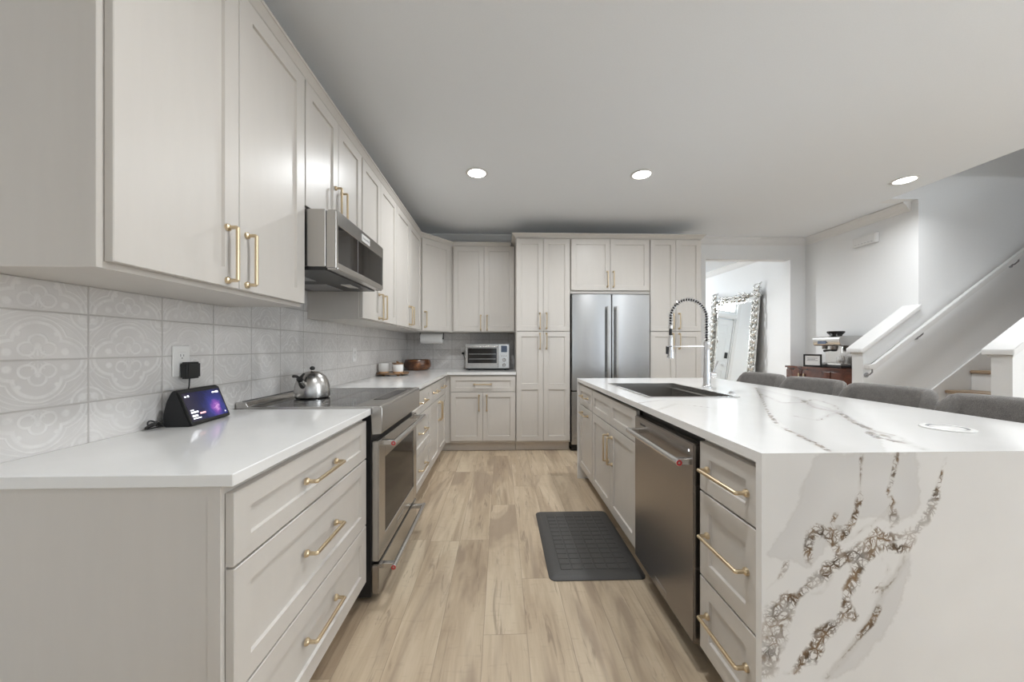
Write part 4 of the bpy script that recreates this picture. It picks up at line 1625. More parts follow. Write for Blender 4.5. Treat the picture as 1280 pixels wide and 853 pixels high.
yd = 4.022
for i, (a, b) in enumerate(((FX0 + 0.004, fm - 0.003), (fm + 0.003, FX1 - 0.004))):
    d = bowed(a, b, 0.703, 1.800, yd, 0.08, 0.016, fm, 0.46).build('door', M['steel_v'], rf, sharp=25)
    hx_ = fm - 0.052 if i == 0 else fm + 0.052
    m = MB()
    m.box(hx_ - 0.0125, hx_ + 0.0125, yd - 0.058, yd - 0.034, 0.85, 1.665, 0.004, 2)
    for z in (0.875, 1.64):
        m.box(hx_ - 0.010, hx_ + 0.010, yd - 0.035, yd + 0.002, z - 0.012, z + 0.012, 0.002)
    m.build('handle', M['steel'], d)
d = bowed(FX0 + 0.004, FX1 - 0.004, 0.085, 0.690, yd, 0.08, 0.016, fm, 0.46).build('freezer_drawer', M['steel_v'], rf, sharp=25)
m = MB()
m.box(FX0 + 0.07, FX1 - 0.07, yd - 0.058, yd - 0.034, 0.60, 0.625, 0.004, 2)
for x in (FX0 + 0.095, FX1 - 0.095):
    m.box(x - 0.012, x + 0.012, yd - 0.035, yd + 0.006, 0.6025, 0.6225, 0.002)
m.build('handle', M['steel'], d)

# ================================================================== THINGS ON THE WORKTOPS
# ---- kettle
kx, ky = -1.040, 2.000
KS = 0.925
kz = 0.9226
kt = thing('tea_kettle', 'brushed steel domed tea kettle with black knob standing on the cooktop', 'kettle', (kx, ky, kz))
mb = MB()
mb.lathe([(0, 0.001), (0.088, 0.001), (0.094, 0.006), (0.0955, 0.018), (0.0953, 0.042), (0.0925, 0.072), (0.085, 0.100), (0.072, 0.124), (0.052, 0.143), (0.046, 0.146), (0, 0.146)], (kx, ky, kz), 40)
mb.build('body', M['steel'], kt)
mb = MB()
mb.lathe([(0.0465, 0.1455), (0.040, 0.150), (0.026, 0.154), (0.012, 0.156), (0.006, 0.158), (0.006, 0.166), (0, 0.166)], (kx, ky, kz), 32)
ld = mb.build('lid', M['steel'], kt)
mb = MB()
mb.ell((kx, ky, kz + 0.173), 0.0145, 0.0145, 0.0125, 18, 10)
mb.build('knob', M['black'], ld)
mb = MB()
sd = Vector((-0.10, -1.0, 0)).normalized()
Ps = [Vector((kx, ky, kz)) + sd * q + Vector((0, 0, z)) for q, z in ((0.072, 0.072), (0.095, 0.092), (0.112, 0.112))]
mb.tube(Ps, [0.024, 0.019, 0.014], 16)
sp = mb.build('spout', M['steel'], kt)
mb = MB()
e = Ps[-1]
mb.tube([e + sd * -0.004 + Vector((0, 0, -0.002)), e + sd * 0.006 + Vector((0, 0, 0.010))], [0.0165, 0.0165], 16)
mb.tube([e + sd * -0.012 + Vector((0, 0, 0.016)), e + sd * -0.035 + Vector((0, 0, 0.034))], [0.008, 0.006], 10)
mb.tube([e + Vector((-0.004, 0.0, 0.010)), e + Vector((-0.026, 0.012, 0.020)), e + Vector((-0.050, 0.024, 0.020))], [0.009, 0.008, 0.009], 10)
mb.build('spout_cap', M['black'], sp)
mb = MB()
hv = Vector((-0.30, 0.95, 0)).normalized()
mb.tube([Vector((kx, ky, kz)) + hv * 0.075 + Vector((0, 0, 0.098)), Vector((kx, ky, kz)) + hv * 0.098 + Vector((0, 0, 0.125)), Vector((kx, ky, kz)) + hv * 0.120 + Vector((0, 0, 0.131)), Vector((kx, ky, kz)) + hv * 0.150 + Vector((0, 0, 0.118))], [0.007, 0.009, 0.011, 0.010], 12)
mb.build('handle', M['black'], kt)
kt.scale = (KS, KS, KS)

# ---- smart display
a0 = Vector((-1.108, 1.306, 0.9145))
a1 = Vector((-1.128, 1.514, 0.9145))
ax = (a1 - a0).normalized()
yaw = math.atan2(ax.y, ax.x)
ed = thing('smart_display', 'black wedge-shaped smart display with a lit purple and blue screen, near left counter', 'smart display', tuple((a0 + a1) / 2), yaw)
W2 = 0.1045
mb = MB()
# side profile in (y back, z): front foot at y=0, leaning back, rounded hump behind
prof = [(0.004, 0.0), (-0.002, 0.004), (0.044, 0.126), (0.048, 0.130), (0.053, 0.130), (0.062, 0.124), (0.078, 0.090), (0.088, 0.045), (0.089, 0.015), (0.084, 0.0)]
mb.prism(prof, 'x', -W2, W2, 0.003, 2)
mb.build('case', M['black_fabric'], ed, local=True)
tl = math.atan2(0.046, 0.122)
mb = MB()
Lf = 0.131
mb.box(-W2 - 0.001, W2 + 0.001, -0.006, 0.0, 0.0, Lf, 0.0028, 2)
bmesh.ops.transform(mb.bm, matrix=Matrix.Translation((0, -0.0005, 0.002)) @ Matrix.Rotation(-tl, 4, 'X'), verts=mb.bm.verts)
mb.build('bezel', M['black'], ed, local=True)
TM = Matrix.Translation((0, -0.0005, 0.002)) @ Matrix.Rotation(-tl, 4, 'X')


def on_screen(name, mat, x0, x1, z0, z1, y0, y1):
    m = MB()
    m.box(x0, x1, y0, y1, z0, z1)
    bmesh.ops.transform(m.bm, matrix=TM, verts=m.bm.verts)
    return m


scn = on_screen('screen', 'screen', -W2 + 0.009, W2 - 0.009, 0.012, Lf - 0.011, -0.0066, -0.0058).build('screen', M['screen'], ed, local=True)
for (x0, x1, z0, z1) in ((-0.086, -0.070, 0.052, 0.055), (-0.086, -0.052, 0.042, 0.048), (-0.086, -0.060, 0.028, 0.035), (-0.086, -0.048, 0.020, 0.0235), (-0.088, -0.080, 0.104, 0.109), (-0.074, -0.067, 0.104, 0.111), (0.052, 0.066, 0.105, 0.110), (0.070, 0.086, 0.104, 0.111), (0.082, 0.086, 0.020, 0.025)):
    on_screen('screen_text', 'led', x0, x1, z0, z1, -0.0072, -0.0064).build('screen_text', M['led'], scn, local=True)
mb = MB()
mb.box(-0.046, -0.018, -0.0072, -0.0064, 0.034, 0.040)
bmesh.ops.transform(mb.bm, matrix=TM, verts=mb.bm.verts)
mb.build('screen_text', M['led_red'], scn, local=True)


def outlet(label, c, axis, wdt=0.072, hgt=0.118):
    """receptacle plate: on the left wall (axis x) or back wall (axis y)"""
    o = thing('outlet', label, 'outlet', c, LEFT if axis == 'x' else 0)
    m = MB()
    m.box(-wdt / 2, wdt / 2, -0.006, -0.0003, -hgt / 2, hgt / 2, 0.002)
    m.build('cover_plate', M['white_plastic'], o, local=True)
    m = MB()
    for z in (-0.0195, 0.0195):
        m.box(-0.017, 0.017, -0.0075, -0.0058, z - 0.0145, z + 0.0145, 0.0015)
    r = m.build('receptacle', M['ceramic'], o, local=True)
    m = MB()
    for z in (-0.0195, 0.0195):
        m.box(-0.0075, -0.0055, -0.0079, -0.0074, z - 0.002, z + 0.007)
        m.box(0.0055, 0.0075, -0.0079, -0.0074, z - 0.002, z + 0.006)
        m.cyl((0, -0.0079, z - 0.008), (0, -0.0074, z - 0.008), 0.0024, 10)
    m.build('socket_slot', M['black'], r, local=True)
    return o


outlet('white wall outlet on the tile above the smart display, with a black adapter plugged in', (WL + 0.0082, 1.402, 1.146), 'x')
outlet('white wall outlet on the back wall left of the toaster oven', (-0.492, WB - 0.0082, 1.136), 'y')
outlet('white wall outlet on the left wall tile between the kettle and the white canisters', (WL + 0.0082, 3.02, 1.135), 'x')
pc = thing('power_adapter', 'square black power adapter in the outlet above the smart display, with its cable', 'charger', (-1.20, 1.42, 1.108))
mb = MB()
mb.box(WL + 0.0168, WL + 0.047, 1.388, 1.452, 1.078, 1.142, 0.006, 3)
mb.build('plug_body', M['black'], pc)
mb = MB()
mb.tube([(-1.205, 1.418, 1.080), (-1.206, 1.417, 1.05), (-1.212, 1.412, 1.00), (-1.215, 1.400, 0.95), (-1.2165, 1.375, 0.925), (-1.2165, 1.33, 0.919)], 0.0024, 8)
for k in range(4):
    pth = []
    for j in range(18):
        t = 2 * PI * j / 18
        pth.append((-1.196 + 0.004 * k + 0.012 * math.sin(t) * (1 + 0.2 * k), 1.268 - 0.003 * k + 0.030 * math.cos(t) * (1 - 0.12 * k), 0.9180 + 0.005 * k + (0.010 + 0.006 * k) * (1 + math.sin(t + 0.5 * k)) * (0.5 - 0.5 * math.cos(t))))
    mb.tube(pth, 0.0024, 8, closed=True)
mb.build('cable', M['black'], pc)

# ---- tray with canisters
tz = CT1 + 0.0006
tr = thing('serving_tray', 'dark wooden footed tray under the white canisters in the left counter corner', 'tray', (-1.085, 3.62, tz))
mb = MB()
mb.lathe([(0, 0.016), (0.150, 0.016), (0.156, 0.020), (0.158, 0.030), (0.150, 0.031), (0.146, 0.0265), (0, 0.0265)], (-1.085, 3.62, tz), 44)
mb.build('board', M['tray_wood'], tr)
for a in range(4):
    an = PI / 4 + a * PI / 2
    m = MB()
    m.lathe([(0, 0.0), (0.012, 0.0), (0.016, 0.008), (0.014, 0.0165), (0, 0.0165)], (-1.085 + 0.10 * math.cos(an), 3.62 + 0.10 * math.sin(an), tz), 14)
    m.build('foot', M['tray_wood'], tr)


def canister(label, c, r, h, lid):
    o = thing('canister', label, 'canister', c, 0, 'white canisters on the tray')
    m = MB()
    m.lathe([(0, 0.014), (r * 0.94, 0.014), (r, 0.020), (r, h), (r - 0.004, h + 0.002), (r - 0.005, h - 0.004), (r - 0.006, 0.030), (0, 0.030)], c, 32)
    m.build('body', M['ceramic'], o)
    m = MB()
    m.lathe([(0, 0.0), (r * 0.88, 0.0), (r * 0.90, 0.003), (r * 0.90, 0.0138), (0, 0.0138)], c, 28)
    m.build('wooden_base', M['pale_wood'], o)
    if lid:
        m = MB()
        m.lathe([(0, h - 0.003), (r - 0.007, h - 0.003), (r - 0.007, h + 0.004), (r + 0.001, h + 0.005), (r + 0.001, h + 0.014), (0, h + 0.016)], c, 28)
        l = m.build('lid', M['tray_wood'], o)
        m = MB()
        m.lathe([(0, h + 0.014), (0.009, h + 0.014), (0.012, h + 0.022), (0.008, h + 0.028), (0, h + 0.029)], c, 16)
        m.build('knob', M['tray_wood'], l)
    return o


tzz = tz + 0.0275
canister('open white canister at the left end of the wooden tray', (-1.165, 3.590, tzz), 0.054, 0.092, False)
canister('white canister with a brown lid at the right end of the wooden tray', (-1.022, 3.575, tzz), 0.052, 0.083, True)
canister('white canister with a brown lid at the back of the wooden tray', (-1.065, 3.70, tzz), 0.050, 0.083, True)

# ---- wooden bowl
bw = (-1.035, 4.47, CT1 + 0.0006)
mb = MB()
mb.lathe([(0, 0.0), (0.11, 0.0), (0.140, 0.012), (0.160, 0.045), (0.164, 0.075), (0.156, 0.112), (0.148, 0.128), (0.140, 0.128), (0.146, 0.108), (0.150, 0.075), (0.144, 0.045), (0.120, 0.022), (0, 0.016)], bw, 48)
tag(mb.build('wooden_bowl', M['acacia']), 'large dark acacia wood bowl in the far corner of the counter', 'bowl')

# ---- paper towel
py_, pz_ = 4.50, 1.308
pt = thing('paper_towel_holder', 'white paper towel roll on a holder mounted under the corner cabinet', 'paper towel', (-0.865, py_, 1.24))
mb = MB()
prof = [(0.020, -0.135), (0.062, -0.135), (0.064, -0.132), (0.064, 0.132), (0.062, 0.135), (0.020, 0.135), (0.020, -0.135)]
q = Matrix.Rotation(PI / 2, 3, 'Y')
mb.lathe(prof, (-0.865, py_, pz_), 36, q)
mb.build('roll', M['paper'], pt)
mb = MB()
mb.cyl((-1.018, py_, pz_), (-0.715, py_, pz_), 0.008, 14)
mb.cyl((-1.010, py_, pz_), (-1.002, py_, pz_), 0.019, 18)
mb.box(-1.014, -1.006, py_ - 0.012, py_ + 0.012, pz_ - 0.012, 1.3785, 0.001)
mb.box(-0.724, -0.716, py_ - 0.012, py_ + 0.012, pz_ - 0.012, 1.3785, 0.001)
mb.build('holder', M['black'], pt)

# ---- toaster oven
OX0, OX1, OY = -0.440, 0.105, 4.375
OZ0 = CT1 + 0.0006
OZ1 = 1.236
to = thing('toaster_oven', 'stainless countertop toaster oven with two racks and side controls', 'toaster oven', (-0.17, 4.5, OZ0))
mb = MB()
mb.box(OX0, OX1, OY + 0.02, 4.69, OZ0 + 0.022, OZ1, 0.008, 2)
bx_ = mb.build('body', M['steel'], to)
mb = MB()
for x in (OX0 + 0.05, OX1 - 0.05):
    for y in (OY + 0.05, 4.65):
        mb.cyl((x, y, OZ0), (x, y, OZ0 + 0.0225), 0.014, 12)
mb.box(OX0 + 0.012, OX1 - 0.006, OY + 0.022, OY + 0.03, OZ0 + 0.008, OZ0 + 0.022)
mb.build('foot', M['black'], to)
mb = MB()
xd0, xd1 = OX0 + 0.004, -0.034
yd0, yd1 = OY, OY + 0.0195
wz0, wz1 = OZ0 + 0.088, OZ1 - 0.052
wx0, wx1 = xd0 + 0.032, xd1 - 0.018
mb.box(xd0, wx0, yd0, yd1, OZ0 + 0.028, OZ1 - 0.004, 0.003)
mb.box(wx1, xd1, yd0, yd1, OZ0 + 0.028, OZ1 - 0.004, 0.003)
mb.box(wx0 - 0.004, wx1 + 0.004, yd0 + 0.0002, yd1, OZ0 + 0.0285, wz0, 0.002)
mb.box(wx0 - 0.004, wx1 + 0.004, yd0 + 0.0002, yd1, wz1, OZ1 - 0.0045, 0.002)
dd = mb.build('door', M['steel'], to)
mb = MB()
mb.box(wx0, wx1, yd0 + 0.008, yd0 + 0.013, wz0, wz1)
mb.build('door_window', M['black_glass'], dd)
mb = MB()
for z in (wz0 + 0.048, wz0 + 0.108):
    mb.box(wx0 + 0.014, wx1 - 0.010, yd0 + 0.0055, yd0 + 0.0085, z, z + 0.0042)
mb.build('wire_rack', M['steel_light'], dd)
mb = MB()
mb.cyl((xd0 + 0.018, yd0 - 0.032, OZ1 - 0.030), (xd1 - 0.010, yd0 - 0.032, OZ1 - 0.030), 0.0085, 14)
hb = mb.build('handle', M['steel'], dd)
mb = MB()
for x in (xd0 + 0.026, xd1 - 0.018):
    mb.box(x - 0.009, x + 0.009, yd0 - 0.036, yd0 + 0.0003, OZ1 - 0.039, OZ1 - 0.021, 0.003)
mb.build('handle_end', M['black'], hb)
mb = MB()
mb.box(-0.030, OX1 - 0.003, yd0 + 0.001, yd1, OZ0 + 0.028, OZ1 - 0.004, 0.003)
cp = mb.build('control_panel', M['steel_light'], to)
mb = MB()
mb.box(0.004, 0.078, yd0 - 0.0005, yd0 + 0.002, OZ1 - 0.100, OZ1 - 0.020, 0.001)
mb.build('display', M['slate'], cp)
for z in (OZ0 + 0.062, OZ0 + 0.126):
    mb = MB()
    q = Matrix.Rotation(PI / 2, 3, 'X')
    mb.lathe([(0, 0.0), (0.023, 0.0), (0.023, 0.003), (0.0185, 0.006), (0.0175, 0.020), (0.0155, 0.022), (0, 0.022)], (0.040, yd0 + 0.001, z), 26, q)
    mb.build('knob', M['steel'], cp)
mb = MB()
for k in range(3):
    mb.cyl((0.012 + 0.028 * k, yd0 - 0.002, OZ0 + 0.176), (0.012 + 0.028 * k, yd0 + 0.002, OZ0 + 0.176), 0.006, 12)
mb.build('button', M['steel_dark'], cp)
mb = MB()
mb.box(-0.512, -0.480, WB - 0.048, WB - 0.0165, 1.103, 1.131, 0.005, 2)
mb.tube([(-0.496, WB - 0.046, 1.117), (-0.485, WB - 0.058, 1.105), (-0.470, WB - 0.056, 1.05), (-0.452, WB - 0.05, 0.96), (-0.43, WB - 0.044, 0.93)], 0.004, 8)
tag(mb.build('power_plug', M['black']), 'black plug and cord in the back wall outlet beside the toaster oven', 'plug')

# ---- floor mat
mx0, mx1, my0, my1 = 0.250, 0.757, 1.812, 2.570
mt = thing('floor_mat', 'dark grey ribbed anti-fatigue mat on the floor in front of the sink cabinet', 'mat', (0.5, 2.19, 0))


def rr(x0, x1, y0, y1, r, n=6):
    P = []
    for cx, cy, a0_ in ((x1 - r, y0 + r, -PI / 2), (x1 - r, y1 - r, 0), (x0 + r, y1 - r, PI / 2), (x0 + r, y0 + r, PI)):
        for k in range(n + 1):
            a = a0_ + PI / 2 * k / n
            P.append((cx + r * math.cos(a), cy + r * math.sin(a)))
    return P


mb = MB()
bmm = mb.bm
loops = []
for ins, z in ((0.0, 0.001), (0.0, 0.004), (0.012, 0.011), (0.036, 0.0165)):
    loops.append([bmm.verts.new((x, y, z)) for x, y in rr(mx0 + ins, mx1 - ins, my0 + ins, my1 - ins, max(0.006, 0.035 - ins))])
for A, B in zip(loops, loops[1:]):
    for j in range(len(A)):
        bmm.faces.new((A[j], A[(j + 1) % len(A)], B[(j + 1) % len(A)], B[j]))
bmm.faces.new(loops[-1])
bmm.faces.new(loops[0][::-1])
mb.build('base', M['rubber'], mt)
mb = MB()
nx, ny = 6, 13
gx0, gx1, gy0_, gy1_ = mx0 + 0.065, mx1 - 0.060, my0 + 0.065, my1 - 0.065
cxw, cyw = (gx1 - gx0) / nx, (gy1_ - gy0_) / ny
for i in range(nx):
    for j in range(ny):
        x0 = gx0 + i * cxw
        y0 = gy0_ + j * cyw
        mb.prism([(x0 + 0.004, y0 + 0.003), (x0 + cxw - 0.004, y0 + 0.003), (x0 + cxw - 0.004, y0 + cyw - 0.003), (x0 + 0.004, y0 + cyw - 0.003)], 'z', 0.0160, 0.0192, 0.0022)
mb.build('raised_tread', M['rubber'], mt)

# ================================================================== STOOLS
def make_stool(loc, label):
    """seat faces -x (towards the island); the back wraps round the +x side"""
    o = thing('bar_stool', label, 'stool', loc, 0, 'counter stools along the island')
    # curved back shell
    mb = MB()
    N = 30
    HW, DP, TH = 0.216, 0.20, 0.031
    rings = []
    for i in range(N + 1):
        u = -1 + 2 * i / N
        au = abs(u)
        # plan: flat in the middle, wrapping forward at both ends
        if au < 0.62:
            y = u / 0.62 * (HW - 0.07)
            x = 0.0
            nx_, ny_ = 1.0, 0.0
        else:
            a = (au - 0.62) / 0.38 * (PI / 2) * 0.92
            y = math.copysign(HW - 0.07 + 0.07 * math.sin(a), u)
            x = -0.085 * (1 - math.cos(a))
            nx_, ny_ = math.cos(a), math.copysign(math.sin(a), u)
        zt = 0.978 - 0.012 * (au ** 4) - 0.085 * max(0, (au - 0.78) / 0.22) ** 2.6
        zb = 0.60
        sec = []
        for k in range(7):
            a = PI * k / 6
            sec.append((TH * math.cos(a), zt - TH + TH * math.sin(a)))
        sec += [(-TH, zt - TH - 0.12), (-TH * 0.9, zb), (TH * 0.9, zb), (TH, zt - TH - 0.12)]
        lean = lambda z: 0.05 * (z - 0.6) / 0.37
        rings.append([mb.bm.verts.new((x + nx_ * d + lean(z) + 0.20, y + ny_ * d, z)) for d, z in sec])
    m = len(rings[0])
    for A, B in zip(rings, rings[1:]):
        for j in range(m):
            mb.bm.faces.new((A[j], A[(j + 1) % m], B[(j + 1) % m], B[j]))
    mb.bm.faces.new(rings[0])
    mb.bm.faces.new(rings[-1][::-1])
    mb.build('backrest', M['fabric'], o, local=True, sharp=50)
    mb = MB()
    mb.prism(rr(-0.235, 0.165, -0.205, 0.205, 0.07, 6), 'z', 0.575, 0.665, 0.022, 3)
    mb.build('seat', M['fabric'], o, local=True, sharp=50)
    for sx, sy in ((-1, -1), (-1, 1), (1, -1), (1, 1)):
        mb = MB()
        mb.tube([(-0.035 + sx * 0.15, sy * 0.16, 0.580), (-0.035 + sx * 0.20, sy * 0.205, 0.002)], [0.017, 0.012], 10)
        mb.build('leg', M['stool_leg'], o, local=True)
    mb = MB()
    q = 0.186
    mb.tube([(-0.035 - q, -q, 0.23), (-0.035 + q, -q, 0.23), (-0.035 + q, q, 0.23), (-0.035 - q, q, 0.23)], 0.008, 8, closed=True)
    mb.build('footrest', M['stool_leg'], o, local=True)
    return o


SX = 2.03
s0 = make_stool((SX, 1.475, 0), 'grey upholstered bar stool nearest the camera behind the island')
for y, lab in ((1.985, 'grey upholstered bar stool second nearest the camera, in front of the staircase'),
               (2.480, 'grey upholstered bar stool third from the camera, in front of the wooden sideboard'),
               (2.985, 'grey upholstered bar stool farthest from the camera, nearest the leaning mirror')):
    dup(s0, (SX, y, 0), math.radians(5), lab)
s0.rotation_euler = (0, 0, math.radians(5))

# ================================================================== RIGHT SIDE
# ---- bow-front sideboard
bx0, bx1, by0, by1 = 3.715, 4.128, 3.535, 4.545
BZ = 0.962
bf = thing('sideboard', 'dark mahogany bow-front sideboard against the right wall under the coffee machine', 'sideboard', (3.93, 4.04, 0))


def bow(x0, y0, y1, d, n=16):
    return [(x0 - d * (1 - ((2 * k / n) - 1) ** 2), y0 + (y1 - y0) * k / n) for k in range(n + 1)]


mb = MB()
mb.prism(bow(bx0 + 0.022, by0 + 0.012, by1 - 0.012, 0.035) + [(bx1 - 0.004, by1 - 0.012), (bx1 - 0.004, by0 + 0.012)], 'z', 0.09, BZ - 0.026)
mb.build('body', M['mahogany'], bf, sharp=25)
mb = MB()
mb.prism(bow(bx0, by0, by1, 0.035) + [(bx1, by1), (bx1, by0)], 'z', BZ - 0.0255, BZ, 0.003)
mb.build('top', M['mahogany'], bf, sharp=25)
for (x, y) in ((bx0 + 0.07, by0 + 0.05), (bx0 + 0.07, by1 - 0.05), (bx1 - 0.05, by0 + 0.05), (bx1 - 0.05, by1 - 0.05)):
    mb = MB()
    mb.tube([(x, y, 0.0895), (x, y, 0.002)], [0.026, 0.018], 14)
    mb.build('leg', M['mahogany'], bf)
ym = 4.255
for (a, b) in ((by0 + 0.02, by0 + 0.335), (ym - 0.375, ym - 0.004), (ym + 0.004, by1 - 0.02)):
    n = 6
    f = lambda y: bx0 + 0.022 - 0.035 * (1 - ((y - by0 - 0.012) / (by1 - by0 - 0.024) * 2 - 1) ** 2)
    P = [(f(a + (b - a) * k / n) - 0.016, a + (b - a) * k / n) for k in range(n + 1)]
    Q = [(f(a + (b - a) * k / n) - 0.0005, a + (b - a) * k / n) for k in range(n, -1, -1)]
    mb = MB()
    mb.prism(P + Q, 'z', 0.12, BZ - 0.045, 0.002)
    dd_ = mb.build('door', M['mahogany'], bf, sharp=25)
    if a > by0 + 0.1:
        y = b - 0.034 if b < ym else a + 0.034
        mb = MB()
        mb.box(f(y) - 0.032, f(y) - 0.022, y - 0.008, y + 0.008, BZ - 0.34, BZ - 0.085, 0.003)
        mb.box(f(y) - 0.024, f(y) - 0.0155, y - 0.004, y + 0.004, BZ - 0.33, BZ - 0.315)
        mb.box(f(y) - 0.024, f(y) - 0.0155, y - 0.004, y + 0.004, BZ - 0.11, BZ - 0.095)
        mb.build('handle', M['brass'], dd_)

# ---- coffee machine, turned towards the kitchen
cm = thing('espresso_machine', 'stainless espresso machine with touch screen and bean hopper on the sideboard', 'coffee machine', (3.965, 4.075, BZ + 0.0008), math.radians(-90), None)
# local: x to the right seen from the front, -y is the front
b = MB()
b.box(-0.185, 0.185, -0.125, 0.150, 0.0, 0.026, 0.004)
b.build('base', M['black_metal'], cm, local=True)
b = MB()
b.box(-0.185, 0.185, 0.010, 0.150, 0.027, 0.270, 0.006)
bd_ = b.build('body', M['steel'], cm, local=True)
b = MB()
b.prism([(-0.140, 0.262), (-0.156, 0.330), (-0.150, 0.350), (-0.04, 0.366), (0.150, 0.366), (0.150, 0.2705), (0.0, 0.2705), (0.0, 0.250), (-0.12, 0.250)], 'x', -0.19, 0.19, 0.005)
hd2 = b.build('head', M['steel_light'], cm, local=True)
b = MB()
b.box(-0.110, 0.010, -0.003, 0.002, -0.028, 0.028, 0.001)
bmesh.ops.transform(b.bm, matrix=Matrix.Translation((0.0, -0.150, 0.300)) @ Matrix.Rotation(math.radians(-13), 4, 'X'), verts=b.bm.verts)
b.build('touch_screen', M['slate'], hd2, local=True)
b = MB()
b.lathe([(0, 0.3665), (0.058, 0.3665), (0.066, 0.385), (0.088, 0.405), (0.090, 0.418), (0.086, 0.424), (0, 0.426)], (-0.04, 0.02, 0), 28)
b.build('bean_hopper', M['black_glass'], cm, local=True)
b = MB()
b.lathe([(0, 0.208), (0.034, 0.208), (0.036, 0.214), (0.036, 0.2495), (0, 0.2495)], (0.03, -0.07, 0), 24)
gh = b.build('group_head', M['steel_dark'], cm, local=True)
b = MB()
b.lathe([(0, 0.212), (0.028, 0.212), (0.030, 0.2495), (0, 0.2495)], (-0.11, -0.06, 0), 20)
b.build('grinder_outlet', M['steel_dark'], cm, local=True)
b = MB()
b.lathe([(0, 0.186), (0.022, 0.186), (0.034, 0.196), (0.034, 0.2075), (0, 0.2075)], (0.03, -0.07, 0), 24)
b.tube([(0.03, -0.10, 0.200), (0.03, -0.15, 0.197), (0.03, -0.195, 0.192)], [0.009, 0.012, 0.014], 12)
b.build('portafilter', M['black'], cm, local=True)
b = MB()
b.tube([(0.135, -0.06, 0.2495), (0.138, -0.075, 0.20), (0.145, -0.10, 0.10), (0.150, -0.115, 0.075)], 0.0055, 10)
b.build('steam_wand', M['chrome'], cm, local=True)
b = MB()
b.box(-0.175, 0.175, -0.124, 0.004, 0.0265, 0.050, 0.004)
dt = b.build('drip_tray', M['steel_light'], cm, local=True)
b = MB()
for k in range(9):
    b.box(-0.16 + k * 0.036, -0.142 + k * 0.036, -0.112, -0.012, 0.0503, 0.0520)
b.build('grate', M['steel_dark'], dt, local=True)
b = MB()
b.lathe([(0, 0.0525), (0.036, 0.0525), (0.040, 0.060), (0.038, 0.10), (0.033, 0.125), (0.035, 0.128), (0.032, 0.128), (0.031, 0.10), (0.0, 0.060)], (0.105, -0.055, 0), 24)
c_ = b
jug = thing('milk_jug', 'small steel milk jug on the drip tray of the espresso machine', 'jug', (3.965, 4.075, BZ + 0.0008), math.radians(-90))
c_.build('body', M['steel_light'], jug, local=True)
b = MB()
b.tube([(0.138, -0.055, 0.118), (0.165, -0.055, 0.112), (0.168, -0.055, 0.085), (0.142, -0.055, 0.072)], 0.004, 8)
b.build('handle', M['steel_light'], jug, local=True)

cm.scale = jug.scale = (0.92, 0.95, 1.0)

# ---- framed card
sg = thing('framed_sign', 'small white card in a black frame standing on the sideboard left of the espresso machine', 'frame', (3.765, 4.185, BZ + 0.0008), math.radians(-52))
b = MB()
b.box(-0.098, -0.080, -0.008, 0.008, 0.0, 0.150, 0.001)
b.box(0.080, 0.098, -0.008, 0.008, 0.0, 0.150, 0.001)
b.box(-0.080, 0.080, -0.008, 0.008, 0.0, 0.018)
b.box(-0.080, 0.080, -0.008, 0.008, 0.132, 0.150)
b.prism([(0.008, 0.09), (0.008, 0.10), (0.055, 0.0), (0.047, 0.0)], 'x', -0.01, 0.01)
b.build('frame', M['black'], sg, local=True)
b = MB()
b.box(-0.080, 0.080, -0.003, 0.004, 0.018, 0.132)
cd = b.build('card', M['paper'], sg, local=True)
b = MB()
for (x0, x1, z) in ((-0.06, 0.055, 0.100), (-0.055, 0.03, 0.086), (-0.06, 0.058, 0.072)):
    b.box(x0, x1, -0.0036, -0.0030, z, z + 0.006)
b.build('print', M['grey_plastic'], cd, local=True)

sg.scale = (0.88, 1, 1)

# ---- chime box
ch = thing('door_chime', 'white door chime box high on the right wall', 'chime', (WR - 0.03, 3.90, 2.35))
b = MB()
b.box(WR - 0.050, WR - 0.0005, 3.77, 4.03, 2.355, 2.46, 0.006, 2)
b.build('housing', M['trim'], ch)
b = MB()
for k in range(6):
    b.box(WR - 0.0515, WR - 0.0498, 3.80 + k * 0.036, 3.822 + k * 0.036, 2.372, 2.376)
b.build('slot', M['grey_plastic'], ch)

# ================================================================== HALL
# ---- ornate leaning mirror
MYa, MYb = 5.42, 6.76
HM, BW = 2.16, 0.225
mi = thing('ornate_mirror', 'tall leaning mirror in an ornate carved silver frame in the hall', 'mirror', (WR - 0.20, (MYa + MYb) / 2, 0.0), 0)
tilt = math.asin((0.165) / HM)
# local plane: u along +y from MYa, v up, w towards the room (-x); tilted about the top edge
TMm = Matrix.Translation((WR - 0.205, 0, 0.003)) @ Matrix.Rotation(tilt, 4, 'Y')


def Pm(u, v, w):
    return TMm @ Vector((-w, MYa + u, v))


UW = MYb - MYa
mb = MB()
for (u0, u1, v0, v1) in ((0.09, BW, 0.09, HM - 0.09), (UW - BW, UW - 0.09, 0.09, HM - 0.09), (BW, UW - BW, 0.09, BW), (BW, UW - BW, HM - BW, HM - 0.09)):
    v = [Pm(u, vv, w) for u in (u0, u1) for vv in (v0, v1) for w in (-0.012, 0.012)]
    vs = [mb.bm.verts.new(p) for p in v]
    for q in ((0, 1, 3, 2), (4, 6, 7, 5), (0, 4, 5, 1), (2, 3, 7, 6), (0, 2, 6, 4), (1, 5, 7, 3)):
        mb.bm.faces.new([vs[i] for i in q])
# inner bead
a = BW - 0.004
mb.tube([Pm(a, a, 0.016), Pm(UW - a, a, 0.016), Pm(UW - a, HM - a, 0.016), Pm(a, HM - a, 0.016)], 0.012, 8, closed=True)
# carved scrolls and leaves all round
rnd = random.Random(3)


